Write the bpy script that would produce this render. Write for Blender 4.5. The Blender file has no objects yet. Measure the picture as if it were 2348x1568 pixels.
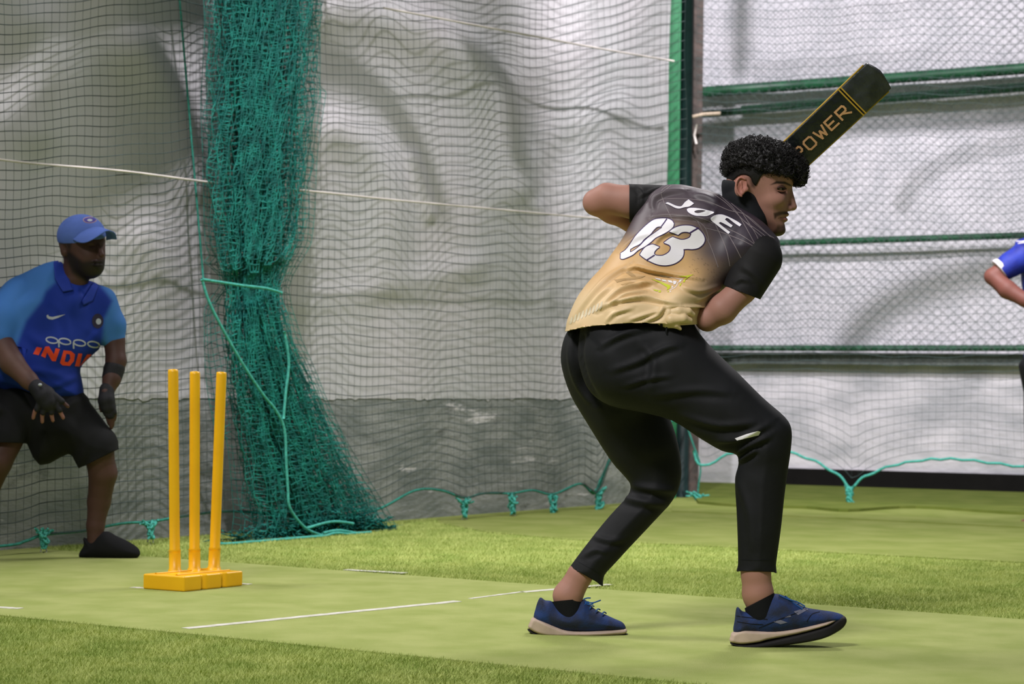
import bpy, math, random
import numpy as np
from mathutils import Vector, Matrix, geometry
from mathutils.bvhtree import BVHTree

SC = bpy.context.scene
COL = SC.collection
rng = np.random.default_rng(7)
random.seed(7)

# ------------------------------------------------------------------ camera
W_, H_ = 2348, 1568
F = 5000.0
CAMH = 0.74
PITCH = math.radians(1.05)
ROLL = 0.0127
cam_d = bpy.data.cameras.new('camera')
cam = bpy.data.objects.new('camera', cam_d)
COL.objects.link(cam)
cam_d.sensor_width = 36.0
cam_d.lens = F / W_ * 36.0
cam_d.clip_end = 200
ROT = Matrix.Rotation(math.radians(90) + PITCH, 3, 'X') @ Matrix.Rotation(ROLL, 3, 'Z')
cam.matrix_world = Matrix.Translation((0, 0, CAMH)) @ ROT.to_4x4()
cam_d.dof.use_dof = True
cam_d.dof.focus_distance = 6.3
cam_d.dof.aperture_fstop = 6.0
SC.camera = cam
RN = np.array(ROT)
CAMP = np.array([0, 0, CAMH])

# ------------------------------------------------------------------ world, lamps, exposure
world = bpy.data.worlds.new('world')
SC.world = world
world.use_nodes = True
wb = world.node_tree.nodes['Background']
wb.inputs[0].default_value = (0.80, 0.86, 0.90, 1)
wb.inputs[1].default_value = 0.17
SC.view_settings.view_transform = 'Standard'
SC.view_settings.look = 'None'
SC.view_settings.gamma = 1
SC.view_settings.use_curve_mapping = False
SC.view_settings.exposure = 0.0


def lamp(name, kind, loc, target, energy, size=1.0, color=(1, 1, 1), spot=None, spread=None):
    d = bpy.data.lights.new(name, kind)
    d.energy = energy
    d.color = color
    if kind == 'AREA':
        d.shape = 'RECTANGLE'
        d.size = size
        d.size_y = size * 0.5
    else:
        d.shadow_soft_size = size
    if kind == 'AREA' and spread: d.spread = math.radians(spread)
    if spot:
        d.spot_size = spot
        d.spot_blend = 0.5
    o = bpy.data.objects.new(name, d)
    COL.objects.link(o)
    o.location = loc
    o.rotation_euler = (Vector(target) - Vector(loc)).to_track_quat('-Z', 'Y').to_euler()
    return o


LKEY = Vector((-0.6, 5.2, 7.0))      # flood lamps under the roof, turned towards the sheets
LKEY2 = Vector((1.2, 9.4, 6.0))
lamp('flood_lamp', 'SPOT', LKEY, (-0.05, 12.0, 1.3), 2250, 0.07, (0.97, 0.93, 0.99), math.radians(54))
lamp('flood_lamp', 'SPOT', LKEY2, (3.0, 16.0, 1.4), 1950, 0.08, (0.98, 0.94, 1.0), math.radians(66))
lamp('ceiling_panel_lamp', 'AREA', (-3.2, 8.0, 5.0), (-0.6, 7.0, 0.0), 50, 1.3, (1.0, 0.96, 0.95), None, 100)
lamp('ceiling_panel_lamp', 'AREA', (2.4, 10.5, 5.2), (1.2, 8.5, 0.0), 95, 1.4, (1.0, 0.96, 0.97), None, 110)
lamp('ceiling_panel_lamp', 'AREA', (-1.8, 2.5, 5.0), (0.4, 6.3, 0.6), 62, 1.6, (1.0, 0.97, 0.96), None, 84)


# ------------------------------------------------------------------ projection helpers
def ray(px, py):
    v = np.array([(px - W_ / 2) / F, (H_ / 2 - py) / F, -1.0])
    return RN @ v


def P(px, py, Y):
    r = ray(px, py)
    return CAMP + r * (Y / r[1])


def G(px, py, z=0.0):
    r = ray(px, py)
    return CAMP + r * ((z - CAMH) / r[2])


def proj(V):
    V = np.atleast_2d(V)
    q = (V - CAMP) @ RN
    return W_ / 2 + F * q[:, 0] / (-q[:, 2]), H_ / 2 - F * q[:, 1] / (-q[:, 2])


class Plane:
    """vertical plane through two ground points, off = metres towards the camera"""
    def __init__(s, A, B, off=0.0):
        s.A = np.array([A[0], A[1], 0.0])
        d = np.array([B[0] - A[0], B[1] - A[1], 0.0])
        s.L = np.linalg.norm(d)
        s.u = d / s.L
        s.n = np.array([s.u[1], -s.u[0], 0.0])
        s.A = s.A + s.n * off

    def hit(s, px, py, off=0.0):
        r = ray(px, py)
        t = np.dot(s.A + s.n * off - CAMP, s.n) / np.dot(r, s.n)
        return CAMP + r * t

    def uz(s, px, py):
        p = s.hit(px, py)
        return np.dot(p - s.A, s.u), p[2]

    def pt(s, u, z, off=0.0):
        return s.A + s.u * u + s.n * off + np.array([0, 0, z])


# ------------------------------------------------------------------ object helpers
def link(o, parent=None):
    COL.objects.link(o)
    if parent is not None:
        o.parent = parent
        o.matrix_parent_inverse = parent.matrix_basis.inverted()
    return o


def mesh_obj(name, verts, faces, mat=None, parent=None, smooth=True, origin=None):
    me = bpy.data.meshes.new(name)
    verts = np.asarray(verts, dtype=np.float64)
    if origin is None and parent is None and len(verts):
        lo, hi = verts.min(0), verts.max(0)
        origin = np.array([(lo[0] + hi[0]) / 2, (lo[1] + hi[1]) / 2, lo[2]])
    if origin is None:
        origin = np.zeros(3)
    verts = verts - origin
    if isinstance(faces, np.ndarray):
        nf, k = faces.shape
        me.vertices.add(len(verts))
        me.vertices.foreach_set('co', verts.astype(np.float32).ravel())
        me.loops.add(nf * k)
        me.loops.foreach_set('vertex_index', faces.astype(np.int32).ravel())
        me.polygons.add(nf)
        me.polygons.foreach_set('loop_start', np.arange(0, nf * k, k, dtype=np.int32))
        me.update(calc_edges=True)
    else:
        me.from_pydata([tuple(v) for v in verts], [], faces)
        me.update()
    me.validate()
    if smooth:
        me.polygons.foreach_set('use_smooth', [True] * len(me.polygons))
    if mat:
        me.materials.append(mat)
    o = bpy.data.objects.new(name, me)
    o.location = origin
    return link(o, parent)


def tag(o, label=None, cat=None, group=None, kind=None):
    if label: o['label'] = label
    if cat: o['category'] = cat
    if group: o['group'] = group
    if kind: o['kind'] = kind
    return o


def empty(name, loc):
    o = bpy.data.objects.new(name, None)
    o.location = loc
    o.empty_display_size = 0.05
    return link(o)


class MB:
    """collects shapes for one mesh"""
    def __init__(s):
        s.v = []
        s.f = []
        s.n = 0

    def add(s, v, f):
        v = np.asarray(v, dtype=np.float64)
        s.v.append(v)
        s.f += [tuple(i + s.n for i in q) for q in f]
        s.n += len(v)
        return s

    def tube(s, pts, r, sides=6, cap=True):
        pts = np.asarray(pts, dtype=np.float64)
        n = len(pts)
        rr = np.full(n, r) if np.isscalar(r) else np.asarray(r)
        T = np.gradient(pts, axis=0)
        T /= np.linalg.norm(T, axis=1)[:, None] + 1e-12
        up = np.array([0, 0, 1.0]) if abs(T[0][2]) < 0.9 else np.array([1.0, 0, 0])
        V = []
        a = np.arange(sides) * 2 * math.pi / sides
        prev = None
        for i in range(n):
            if prev is None:
                e1 = np.cross(T[i], up)
            else:
                e1 = prev - T[i] * np.dot(prev, T[i])
            e1 /= np.linalg.norm(e1) + 1e-12
            prev = e1
            e2 = np.cross(T[i], e1)
            V.append(pts[i] + rr[i] * (np.cos(a)[:, None] * e1 + np.sin(a)[:, None] * e2))
        V = np.concatenate(V)
        f = []
        for i in range(n - 1):
            for j in range(sides):
                k = (j + 1) % sides
                f.append((i * sides + j, i * sides + k, (i + 1) * sides + k, (i + 1) * sides + j))
        if cap:
            f.append(tuple(range(sides)))
            f.append(tuple(range((n - 1) * sides, n * sides))[::-1])
        return s.add(V, f)

    def box(s, lo, hi, M=None):
        c = np.array([[x, y, z] for x in (lo[0], hi[0]) for y in (lo[1], hi[1]) for z in (lo[2], hi[2])], float)
        if M is not None:
            c = np.array([np.array(M @ Vector(p)) for p in c])
        return s.add(c, [(0, 1, 3, 2), (4, 6, 7, 5), (0, 4, 5, 1), (2, 3, 7, 6), (0, 2, 6, 4), (1, 5, 7, 3)])

    def build(s, name, mat, parent=None, smooth=True, bevel=0):
        o = mesh_obj(name, np.concatenate(s.v), s.f, mat, parent, smooth)
        if bevel:
            m = o.modifiers.new('bevel', 'BEVEL')
            m.width = bevel
            m.segments = 3
            m.limit_method = 'ANGLE'
        return o


def tri_tubes(segs, r, sides=3):
    """many straight strands at once: segs (n,2,3) -> verts, quad faces (numpy)"""
    segs = np.asarray(segs, float)
    n = len(segs)
    T = segs[:, 1] - segs[:, 0]
    T /= np.linalg.norm(T, axis=1)[:, None] + 1e-12
    up = np.where(np.abs(T[:, 2:3]) < 0.8, np.array([[0, 0, 1.0]]), np.array([[1.0, 0, 0]]))
    e1 = np.cross(T, up)
    e1 /= np.linalg.norm(e1, axis=1)[:, None]
    e2 = np.cross(T, e1)
    V = np.zeros((n, 2, sides, 3))
    for j in range(sides):
        a = 2 * math.pi * j / sides + 0.5
        o = (math.cos(a) * e1 + math.sin(a) * e2) * r
        V[:, 0, j] = segs[:, 0] + o
        V[:, 1, j] = segs[:, 1] + o
    V = V.reshape(-1, 3)
    base = np.arange(n)[:, None] * 2 * sides
    Fs = []
    for j in range(sides):
        k = (j + 1) % sides
        Fs.append(np.concatenate([base + j, base + k, base + sides + k, base + sides + j], axis=1))
    return V, np.concatenate(Fs)


def spline(pts, n=8, closed=False):
    """Catmull-Rom through the points"""
    p = np.asarray(pts, float)
    m = len(p)
    out = []
    rngi = range(m) if closed else range(m - 1)
    for i in rngi:
        if closed:
            p0, p1, p2, p3 = p[(i - 1) % m], p[i], p[(i + 1) % m], p[(i + 2) % m]
        else:
            p0, p1, p2, p3 = p[max(i - 1, 0)], p[i], p[i + 1], p[min(i + 2, m - 1)]
        for k in range(n):
            t = k / n
            out.append(0.5 * ((2 * p1) + (-p0 + p2) * t + (2 * p0 - 5 * p1 + 4 * p2 - p3) * t * t + (-p0 + 3 * p1 - 3 * p2 + p3) * t ** 3))
    if not closed:
        out.append(p[-1])
    return np.array(out)


# ------------------------------------------------------------------ materials
def lin(c):
    return tuple((x / 255 / 12.92 if x / 255 <= 0.04045 else ((x / 255 + 0.055) / 1.055) ** 2.4) for x in c)


def mat(name, rgb, rough=0.7, var=0.12, scale=8.0, bump=0.0, bscale=40.0, spec=0.3, metal=0.0, sheen=0.0, rgb2=None, detail=4, stretch=None, sss=0.0):
    m = bpy.data.materials.new(name)
    m.use_nodes = True
    nt = m.node_tree
    b = nt.nodes['Principled BSDF']
    b.inputs['Roughness'].default_value = rough
    b.inputs['Specular IOR Level'].default_value = spec
    b.inputs['Metallic'].default_value = metal
    if sheen: b.inputs['Sheen Weight'].default_value = sheen
    if sss:
        b.inputs['Subsurface Weight'].default_value = sss
        b.inputs['Subsurface Scale'].default_value = 0.01
    tc = nt.nodes.new('ShaderNodeTexCoord')
    mp = nt.nodes.new('ShaderNodeMapping')
    nt.links.new(tc.outputs['Object'], mp.inputs[0])
    if stretch: mp.inputs['Scale'].default_value = stretch
    nz = nt.nodes.new('ShaderNodeTexNoise')
    nz.inputs['Scale'].default_value = scale
    nz.inputs['Detail'].default_value = detail
    nt.links.new(mp.outputs[0], nz.inputs['Vector'])
    cr = nt.nodes.new('ShaderNodeValToRGB')
    c = lin(rgb)
    c2 = lin(rgb2) if rgb2 else tuple(x * (1 - var) for x in c)
    cr.color_ramp.elements[0].position = 0.35
    cr.color_ramp.elements[1].position = 0.65
    cr.color_ramp.elements[0].color = (*c2, 1)
    cr.color_ramp.elements[1].color = (*(tuple(min(1, x * (1 + (0 if rgb2 else var))) for x in c)), 1)
    nt.links.new(nz.outputs[0], cr.inputs[0])
    nt.links.new(cr.outputs[0], b.inputs['Base Color'])
    if bump:
        n2 = nt.nodes.new('ShaderNodeTexNoise')
        n2.inputs['Scale'].default_value = bscale
        n2.inputs['Detail'].default_value = 3
        nt.links.new(mp.outputs[0], n2.inputs['Vector'])
        bp = nt.nodes.new('ShaderNodeBump')
        bp.inputs['Strength'].default_value = bump
        bp.inputs['Distance'].default_value = 0.01
        nt.links.new(n2.outputs[0], bp.inputs['Height'])
        nt.links.new(bp.outputs[0], b.inputs['Normal'])
    return m


def attr_mat(name, attr='dye', rough=0.6, spec=0.3, bump=0.0, bscale=300, sheen=0.0):
    m = bpy.data.materials.new(name)
    m.use_nodes = True
    nt = m.node_tree
    b = nt.nodes['Principled BSDF']
    b.inputs['Roughness'].default_value = rough
    b.inputs['Specular IOR Level'].default_value = spec
    if sheen: b.inputs['Sheen Weight'].default_value = sheen
    a = nt.nodes.new('ShaderNodeVertexColor')
    a.layer_name = attr
    nt.links.new(a.outputs[0], b.inputs['Base Color'])
    if bump:
        tc = nt.nodes.new('ShaderNodeTexCoord')
        n2 = nt.nodes.new('ShaderNodeTexNoise')
        n2.inputs['Scale'].default_value = bscale
        nt.links.new(tc.outputs['Object'], n2.inputs['Vector'])
        bp = nt.nodes.new('ShaderNodeBump')
        bp.inputs['Strength'].default_value = bump
        bp.inputs['Distance'].default_value = 0.002
        nt.links.new(n2.outputs[0], bp.inputs['Height'])
        nt.links.new(bp.outputs[0], b.inputs['Normal'])
    return m


def set_dye(o, cols):
    """cols: (nverts,3) linear"""
    me = o.data
    a = me.color_attributes.new('dye', 'FLOAT_COLOR', 'POINT')
    c = np.ones((len(me.vertices), 4), np.float32)
    c[:, :3] = cols
    a.data.foreach_set('color', c.ravel())


def sstep(a, b, x):
    t = np.clip((x - a) / (b - a), 0, 1)
    return t * t * (3 - 2 * t)


# ------------------------------------------------------------------ implicit surfaces
def smin(a, b, k):
    if k <= 0: return np.minimum(a, b)
    h = np.clip(0.5 + 0.5 * (b - a) / k, 0, 1)
    return b + (a - b) * h - k * h * (1 - h)


def poly_sdf(x, z, poly):
    """signed distance (neg inside) to closed polygon, x,z 2-D arrays"""
    d = np.full(x.shape, 1e9, np.float32)
    s = np.zeros(x.shape, bool)
    n = len(poly)
    for i in range(n):
        ax, az = poly[i]
        bx, bz = poly[(i + 1) % n]
        ex, ez = bx - ax, bz - az
        wx, wz = x - ax, z - az
        t = np.clip((wx * ex + wz * ez) / (ex * ex + ez * ez + 1e-12), 0, 1)
        d = np.minimum(d, (wx - ex * t) ** 2 + (wz - ez * t) ** 2)
        c = ((az > z) != (bz > z)) & (x < (bx - ax) * (z - az) / (bz - az + 1e-12) + ax)
        s ^= c
    d = np.sqrt(d)
    return np.where(s, -d, d)


def anchor_eval(anc, x, z):
    """blend depth and half depth between anchors (px,py,Y,D)"""
    ws = yy = dd = 0
    for a, b, Y, D in anc:
        p = P(a, b, Y)
        w = 1.0 / ((x - p[0]) ** 2 + (z - p[2]) ** 2 + 0.0012) ** 2
        ws = ws + w; yy = yy + w * Y; dd = dd + w * D
    return yy / ws, dd / ws


class SDF:
    def __init__(s, k=0.02):
        s.ops = []
        s.k = k
        s.lo = np.full(3, 1e9)
        s.hi = np.full(3, -1e9)

    def _bb(s, p, r):
        s.lo = np.minimum(s.lo, np.asarray(p) - r)
        s.hi = np.maximum(s.hi, np.asarray(p) + r)

    def cone(s, a, b, ra, rb, k=None, sub=False, ky=1.0):
        s.ops.append(('cone', np.array(a), np.array(b), ra, rb, s.k if k is None else k, sub, ky))
        if not sub:
            s._bb(a, ra * max(1, 1 / ky)); s._bb(b, rb * max(1, 1 / ky))
        return s

    def chain(s, pts, k=None, ky=1.0):
        """pts: (px,py,Y,rpx)"""
        q = [(P(a, b, Y), r * Y / F) for a, b, Y, r in pts]
        for (p0, r0), (p1, r1) in zip(q[:-1], q[1:]):
            s.cone(p0, p1, r0, r1, k, ky=ky)
        return s

    def ell(s, c, rad, k=None, sub=False, M=None):
        s.ops.append(('ell', np.array(c), np.array(rad, float), M, s.k if k is None else k, sub))
        if not sub: s._bb(c, max(rad))
        return s

    def infl(s, poly_px, Y, R, D, k=None, sub=False, gx=0.0, gz=0.0, ns=4, sharp=False, Dfun=None):
        """inflated outline given in picture px, standing at depth Y with half depth D; R px"""
        pl = np.asarray(poly_px, float)
        if not sharp: pl = spline(pl, ns, True)
        w = np.array([P(a, b, Y) for a, b in pl])
        c = w.mean(0)
        s.ops.append(('infl', w[:, [0, 2]], Y, R * Y / F, D, s.k if k is None else k, sub, gx, gz, c, Dfun))
        if not sub:
            if Dfun is not None:
                y0, y1 = min(q[2] - q[3] for q in Dfun), max(q[2] + q[3] for q in Dfun)
            else:
                y0, y1 = Y - D, Y + D
            s.lo = np.minimum(s.lo, [w[:, 0].min(), y0, w[:, 2].min()])
            s.hi = np.maximum(s.hi, [w[:, 0].max(), y1, w[:, 2].max()])
        return s

    def off(s, d):
        s.ops.append(('off', d)); return s

    def clip(s, poly_px, Y, ns=4):
        w = np.array([P(a, b, Y) for a, b in spline(poly_px, ns, True)])
        s.ops.append(('clip', w[:, [0, 2]])); return s

    def cut(s, n, p):
        """remove the side the normal points to"""
        n = np.array(n, float); n /= np.linalg.norm(n)
        s.ops.append(('cut', n, np.array(p, float)))
        return s

    def mesh(s, vox, smooth=2, lo=None, hi=None):
        lo = (s.lo if lo is None else np.array(lo)) - 3 * vox
        hi = (s.hi if hi is None else np.array(hi)) + 3 * vox
        xs = np.arange(lo[0], hi[0], vox, dtype=np.float32)
        ys = np.arange(lo[1], hi[1], vox, dtype=np.float32)
        zs = np.arange(lo[2], hi[2], vox, dtype=np.float32)
        X, Y, Z = xs[:, None, None], ys[None, :, None], zs[None, None, :]
        f = np.full((len(xs), len(ys), len(zs)), 1.0, np.float32)
        for op in s.ops:
            if op[0] == 'cone':
                _, a, b, ra, rb, k, sub, ky = op
                ba = (b - a) * np.array([1, ky, 1])
                px, py, pz = X - a[0], (Y - a[1]) * ky, Z - a[2]
                t = np.clip((px * ba[0] + py * ba[1] + pz * ba[2]) / (ba @ ba + 1e-12), 0, 1).astype(np.float32)
                d = np.sqrt((px - t * ba[0]) ** 2 + (py - t * ba[1]) ** 2 + (pz - t * ba[2]) ** 2) - (ra + (rb - ra) * t)
            elif op[0] == 'ell':
                _, c, rad, M, k, sub = op
                px, py, pz = X - c[0], Y - c[1], Z - c[2]
                if M is not None:
                    Mi = np.array(M).T
                    px, py, pz = (Mi[0, 0] * px + Mi[0, 1] * py + Mi[0, 2] * pz, Mi[1, 0] * px + Mi[1, 1] * py + Mi[1, 2] * pz,
                                  Mi[2, 0] * px + Mi[2, 1] * py + Mi[2, 2] * pz)
                q = np.sqrt((px / rad[0]) ** 2 + (py / rad[1]) ** 2 + (pz / rad[2]) ** 2)
                d = (q - 1) * min(rad)
            elif op[0] == 'infl':
                _, pl, Yc, R, D, k, sub, gx, gz, c, Dfun = op
                x2, z2 = np.broadcast_to(xs[:, None], (len(xs), len(zs))), np.broadcast_to(zs[None, :], (len(xs), len(zs)))
                d2 = poly_sdf(x2, z2, pl)
                yc = Yc + gx * (x2 - c[0]) + gz * (z2 - c[2])
                DD = D
                if Dfun is not None:
                    yc, DD = anchor_eval(Dfun, x2, z2)
                    DD = DD[:, None, :].astype(np.float32)
                    yc = yc.astype(np.float32)
                q = np.maximum(R + d2, 0)[:, None, :].astype(np.float32)
                d = np.sqrt(q ** 2 + ((Y - yc[:, None, :]) * R / DD) ** 2) - R
                d = d * min(1.0, max(D / R, 0.3))
            elif op[0] == 'off':
                f = f - op[1]
                continue
            elif op[0] == 'clip':
                x2, z2 = np.broadcast_to(xs[:, None], (len(xs), len(zs))), np.broadcast_to(zs[None, :], (len(xs), len(zs)))
                f = np.maximum(f, poly_sdf(x2, z2, op[1])[:, None, :].astype(np.float32))
                continue
            elif op[0] == 'cut':
                _, n, p = op
                d = (X - p[0]) * n[0] + (Y - p[1]) * n[1] + (Z - p[2]) * n[2]
                f = np.maximum(f, d)
                continue
            if sub:
                f = -smin(-f, d, k)
            else:
                f = smin(f, d, k)
        return surface_nets(f, lo, vox, smooth)


def surface_nets(f, lo, vox, smooth):
    ins = f < 0
    nx, ny, nz = f.shape
    cs = np.zeros((nx - 1, ny - 1, nz - 1), np.int8)
    for i in (0, 1):
        for j in (0, 1):
            for k in (0, 1):
                cs += ins[i:nx - 1 + i, j:ny - 1 + j, k:nz - 1 + k]
    act = (cs > 0) & (cs < 8)
    I, J, K = np.nonzero(act)
    idx = np.full(act.shape, -1, np.int32)
    idx[I, J, K] = np.arange(len(I))
    acc = np.zeros((len(I), 3))
    cnt = np.zeros(len(I))
    corners = [(i, j, k) for i in (0, 1) for j in (0, 1) for k in (0, 1)]
    for c0 in corners:
        for ax in range(3):
            if c0[ax]: continue
            c1 = list(c0); c1[ax] = 1
            v0 = f[I + c0[0], J + c0[1], K + c0[2]]
            v1 = f[I + c1[0], J + c1[1], K + c1[2]]
            m = (v0 < 0) != (v1 < 0)
            t = v0 / (v0 - v1 + 1e-20)
            for d in range(3):
                acc[:, d] += np.where(m, c0[d] + (t if d == ax else 0), 0)
            cnt += m
    V = np.stack([I, J, K], 1) + acc / cnt[:, None]
    V = V * vox + lo
    faces = []
    for ax in range(3):
        a1, a2 = (ax + 1) % 3, (ax + 2) % 3
        sl0 = [slice(1, -1)] * 3; sl1 = [slice(1, -1)] * 3
        sl0[ax] = slice(0, -1); sl1[ax] = slice(1, None)
        A, B = ins[tuple(sl0)], ins[tuple(sl1)]
        m = A != B
        g = list(np.nonzero(m))
        flip = A[tuple(g)]
        o = [g[0] + 1, g[1] + 1, g[2] + 1]
        o[ax] = g[ax]

        def cell(d1, d2):
            q = [o[0].copy(), o[1].copy(), o[2].copy()]
            q[a1] = q[a1] - d1
            q[a2] = q[a2] - d2
            return idx[q[0], q[1], q[2]]
        Q = np.stack([cell(1, 1), cell(0, 1), cell(0, 0), cell(1, 0)], 1)
        Q[~flip] = Q[~flip][:, ::-1]
        faces.append(Q)
    Fc = np.concatenate(faces)
    Fc = Fc[(Fc >= 0).all(1)]
    E = np.concatenate([Fc[:, [0, 1]], Fc[:, [1, 2]], Fc[:, [2, 3]], Fc[:, [3, 0]]])
    E = np.concatenate([E, E[:, ::-1]])
    n = len(V)
    deg = np.bincount(E[:, 0], minlength=n) + 1e-9
    for _ in range(smooth):
        for fac in (0.5, -0.48):
            S = np.stack([np.bincount(E[:, 0], V[E[:, 1], d], n) for d in range(3)], 1) / deg[:, None]
            V = V + fac * (S - V)
    return V, Fc


def vnormals(V, Fc):
    n = np.cross(V[Fc[:, 2]] - V[Fc[:, 0]], V[Fc[:, 3]] - V[Fc[:, 1]])
    N = np.zeros_like(V)
    for i in range(4):
        for d in range(3):
            N[:, d] += np.bincount(Fc[:, i], n[:, d], len(V))
    return N / (np.linalg.norm(N, axis=1)[:, None] + 1e-12)


def join(*ms):
    V, Fs, n = [], [], 0
    for v, f in ms:
        V.append(v); Fs.append(f + n); n += len(v)
    return np.concatenate(V), np.concatenate(Fs)


def folds(V, Fc, lines, facing=True):
    """raise soft ridges (polylines in picture px) out of the cloth; (pts, height m, width px)"""
    N = vnormals(V, Fc)
    x, y = proj(V)
    w = sstep(0.0, 0.35, -N[:, 1]) if facing else 1
    disp = np.zeros(len(V))
    for pts, h, wd in lines:
        p = spline(pts, 6)
        best = np.full(len(V), 1e9); sgn = np.zeros(len(V)); tt = np.zeros(len(V))
        n = len(p) - 1
        for i in range(n):
            a, b = p[i], p[i + 1]
            e = b - a
            t = np.clip(((x - a[0]) * e[0] + (y - a[1]) * e[1]) / (e @ e), 0, 1)
            dx, dy = x - a[0] - t * e[0], y - a[1] - t * e[1]
            d = np.hypot(dx, dy)
            u = d < best
            best = np.where(u, d, best)
            sgn = np.where(u, np.sign(e[0] * dy - e[1] * dx), sgn)
            tt = np.where(u, (i + t) / n, tt)
        taper = np.sin(np.clip(tt, 0.02, 0.98) * math.pi) ** 0.6
        # ridge with a steep lower side followed by a shallow valley
        s = best * sgn
        prof = np.exp(-((s) / (wd)) ** 2) - 0.7 * np.exp(-((s - 1.5 * wd) / (wd)) ** 2)
        disp += h * prof * taper
    return V + N * (disp * w)[:, None]


def bvh_of(V, Fc):
    return BVHTree.FromPolygons([tuple(v) for v in V], [tuple(int(i) for i in f) for f in Fc])


def cast(bvh, px, py, off):
    r = ray(px, py)
    r = r / np.linalg.norm(r)
    h = bvh.ray_cast(Vector(CAMP), Vector(r))
    if h[0] is None: return None
    n = h[1]
    if n.dot(Vector(r)) > 0: n = -n
    return np.array(h[0] - Vector(r) * off)


def decal(name, bvh, polys, mat, parent, off=0.0012, maxe=6.0):
    """print on cloth: polys = list of [outer, hole...] loops in picture px, laid on the surface"""
    V, Fs = [], []
    for loops in polys:
        vs = [[Vector((a, b, 0)) for a, b in L] for L in loops]
        flat = [p for L in vs for p in L]
        tris = geometry.tessellate_polygon(vs)
        T = [[np.array(flat[i][:2]) for i in t] for t in tris]
        done = []
        while T:
            t = T.pop()
            e = [np.linalg.norm(t[i] - t[(i + 1) % 3]) for i in range(3)]
            m = int(np.argmax(e))
            if e[m] > maxe:
                a, b, c = t[m], t[(m + 1) % 3], t[(m + 2) % 3]
                h = (a + b) / 2
                T += [[a, h, c], [h, b, c]]
            else:
                done.append(t)
        cache = {}
        for t in done:
            ids = []
            for q in t:
                key = (round(q[0], 2), round(q[1], 2))
                if key not in cache:
                    w = cast(bvh, q[0], q[1], off)
                    if w is None: cache[key] = -1
                    else:
                        cache[key] = len(V); V.append(w)
                ids.append(cache[key])
            if min(ids) >= 0:
                p0, p1, p2 = V[ids[0]], V[ids[1]], V[ids[2]]
                if max(np.linalg.norm(p0 - p1), np.linalg.norm(p1 - p2)) < 0.05:
                    Fs.append(ids)
    if not Fs: return None
    return mesh_obj(name, np.array(V), np.array(Fs), mat, parent)


def smooth_loop(pts, n=4, ang=48):
    p = [np.array(q, float) for q in pts]
    m = len(p); out = []
    cor = []
    for i in range(m):
        a, b = p[i] - p[i - 1], p[(i + 1) % m] - p[i]
        c = np.dot(a, b) / (np.linalg.norm(a) * np.linalg.norm(b) + 1e-9)
        cor.append(c < math.cos(math.radians(ang)))
    for i in range(m):
        p1, p2 = p[i], p[(i + 1) % m]
        p0 = p[i - 1] if not cor[i] else 2 * p1 - p2
        p3 = p[(i + 2) % m] if not cor[(i + 1) % m] else 2 * p2 - p1
        for k in range(n):
            t = k / n
            out.append(tuple(0.5 * ((2 * p1) + (-p0 + p2) * t + (2 * p0 - 5 * p1 + 4 * p2 - p3) * t * t + (-p0 + 3 * p1 - 3 * p2 + p3) * t ** 3)))
    return out


def ribbon_poly(pts, w, n=6, closed=False, taper=False):
    p = spline(pts, n, closed) if n > 1 else np.asarray(pts, float)
    if closed: p = np.vstack([p, p[:1]])
    T = np.gradient(p, axis=0)
    T /= np.linalg.norm(T, axis=1)[:, None] + 1e-9
    Nn = np.stack([-T[:, 1], T[:, 0]], 1)
    ww = np.full(len(p), w / 2.0)
    if taper: ww = ww * np.sin(np.linspace(0.05, math.pi - 0.05, len(p)))
    L, R = p + Nn * ww[:, None], p - Nn * ww[:, None]
    return [[[L[i], L[i + 1], R[i + 1], R[i]]] for i in range(len(p) - 1)]


# ================================================================== MATERIALS
M_turf = mat('coarse_turf', (172, 182, 102), 0.95, 0, 60, 0.8, 260, spec=0.12, rgb2=(144, 162, 78))
M_blade = mat('turf_blade', (190, 200, 118), 0.7, 0, 6, spec=0.25, rgb2=(152, 172, 86))
M_pitch = mat('pitch_mat', (174, 182, 112), 0.95, 0, 5, 0.5, 420, spec=0.1, rgb2=(156, 168, 94), detail=8)
M_far = mat('far_mat', (142, 150, 84), 0.95, 0, 4, 0.5, 300, spec=0.1, rgb2=(126, 138, 68), detail=8)
M_seam = mat('seam', (48, 66, 22), 0.9)
M_white_line = mat('white_line', (222, 218, 210), 0.9, 0, 30, 0.3, 200, rgb2=(196, 196, 176))
M_concrete = mat('concrete', (160, 162, 158), 0.9, 0, 3.0, 0.4, 26, rgb2=(126, 132, 128), detail=9, stretch=(1, 1, 3.0))
def smears(m, sc, lo, hi, rgb, z):
    nt = m.node_tree
    b = nt.nodes['Principled BSDF']
    src = b.inputs['Base Color'].links[0].from_socket
    tc = nt.nodes.new('ShaderNodeTexCoord'); mp = nt.nodes.new('ShaderNodeMapping'); mp.inputs['Scale'].default_value = (1, 1, z)
    nz = nt.nodes.new('ShaderNodeTexNoise'); nz.inputs['Scale'].default_value = sc; nz.inputs['Detail'].default_value = 8; nz.inputs['Roughness'].default_value = 0.65
    mr = nt.nodes.new('ShaderNodeMapRange'); mr.inputs['From Min'].default_value = lo; mr.inputs['From Max'].default_value = hi
    mx = nt.nodes.new('ShaderNodeMixRGB'); mx.inputs[2].default_value = (*lin(rgb), 1)
    nt.links.new(tc.outputs['Object'], mp.inputs[0]); nt.links.new(mp.outputs[0], nz.inputs['Vector'])
    nt.links.new(nz.outputs[0], mr.inputs[0]); nt.links.new(mr.outputs[0], mx.inputs[0]); nt.links.new(src, mx.inputs[1])
    nt.links.new(mx.outputs[0], b.inputs['Base Color'])
smears(M_concrete, 1.7, 0.625, 0.68, (226, 222, 222), 7)
smears(M_concrete, 3.1, 0.60, 0.70, (104, 108, 104), 2.5)
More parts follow.
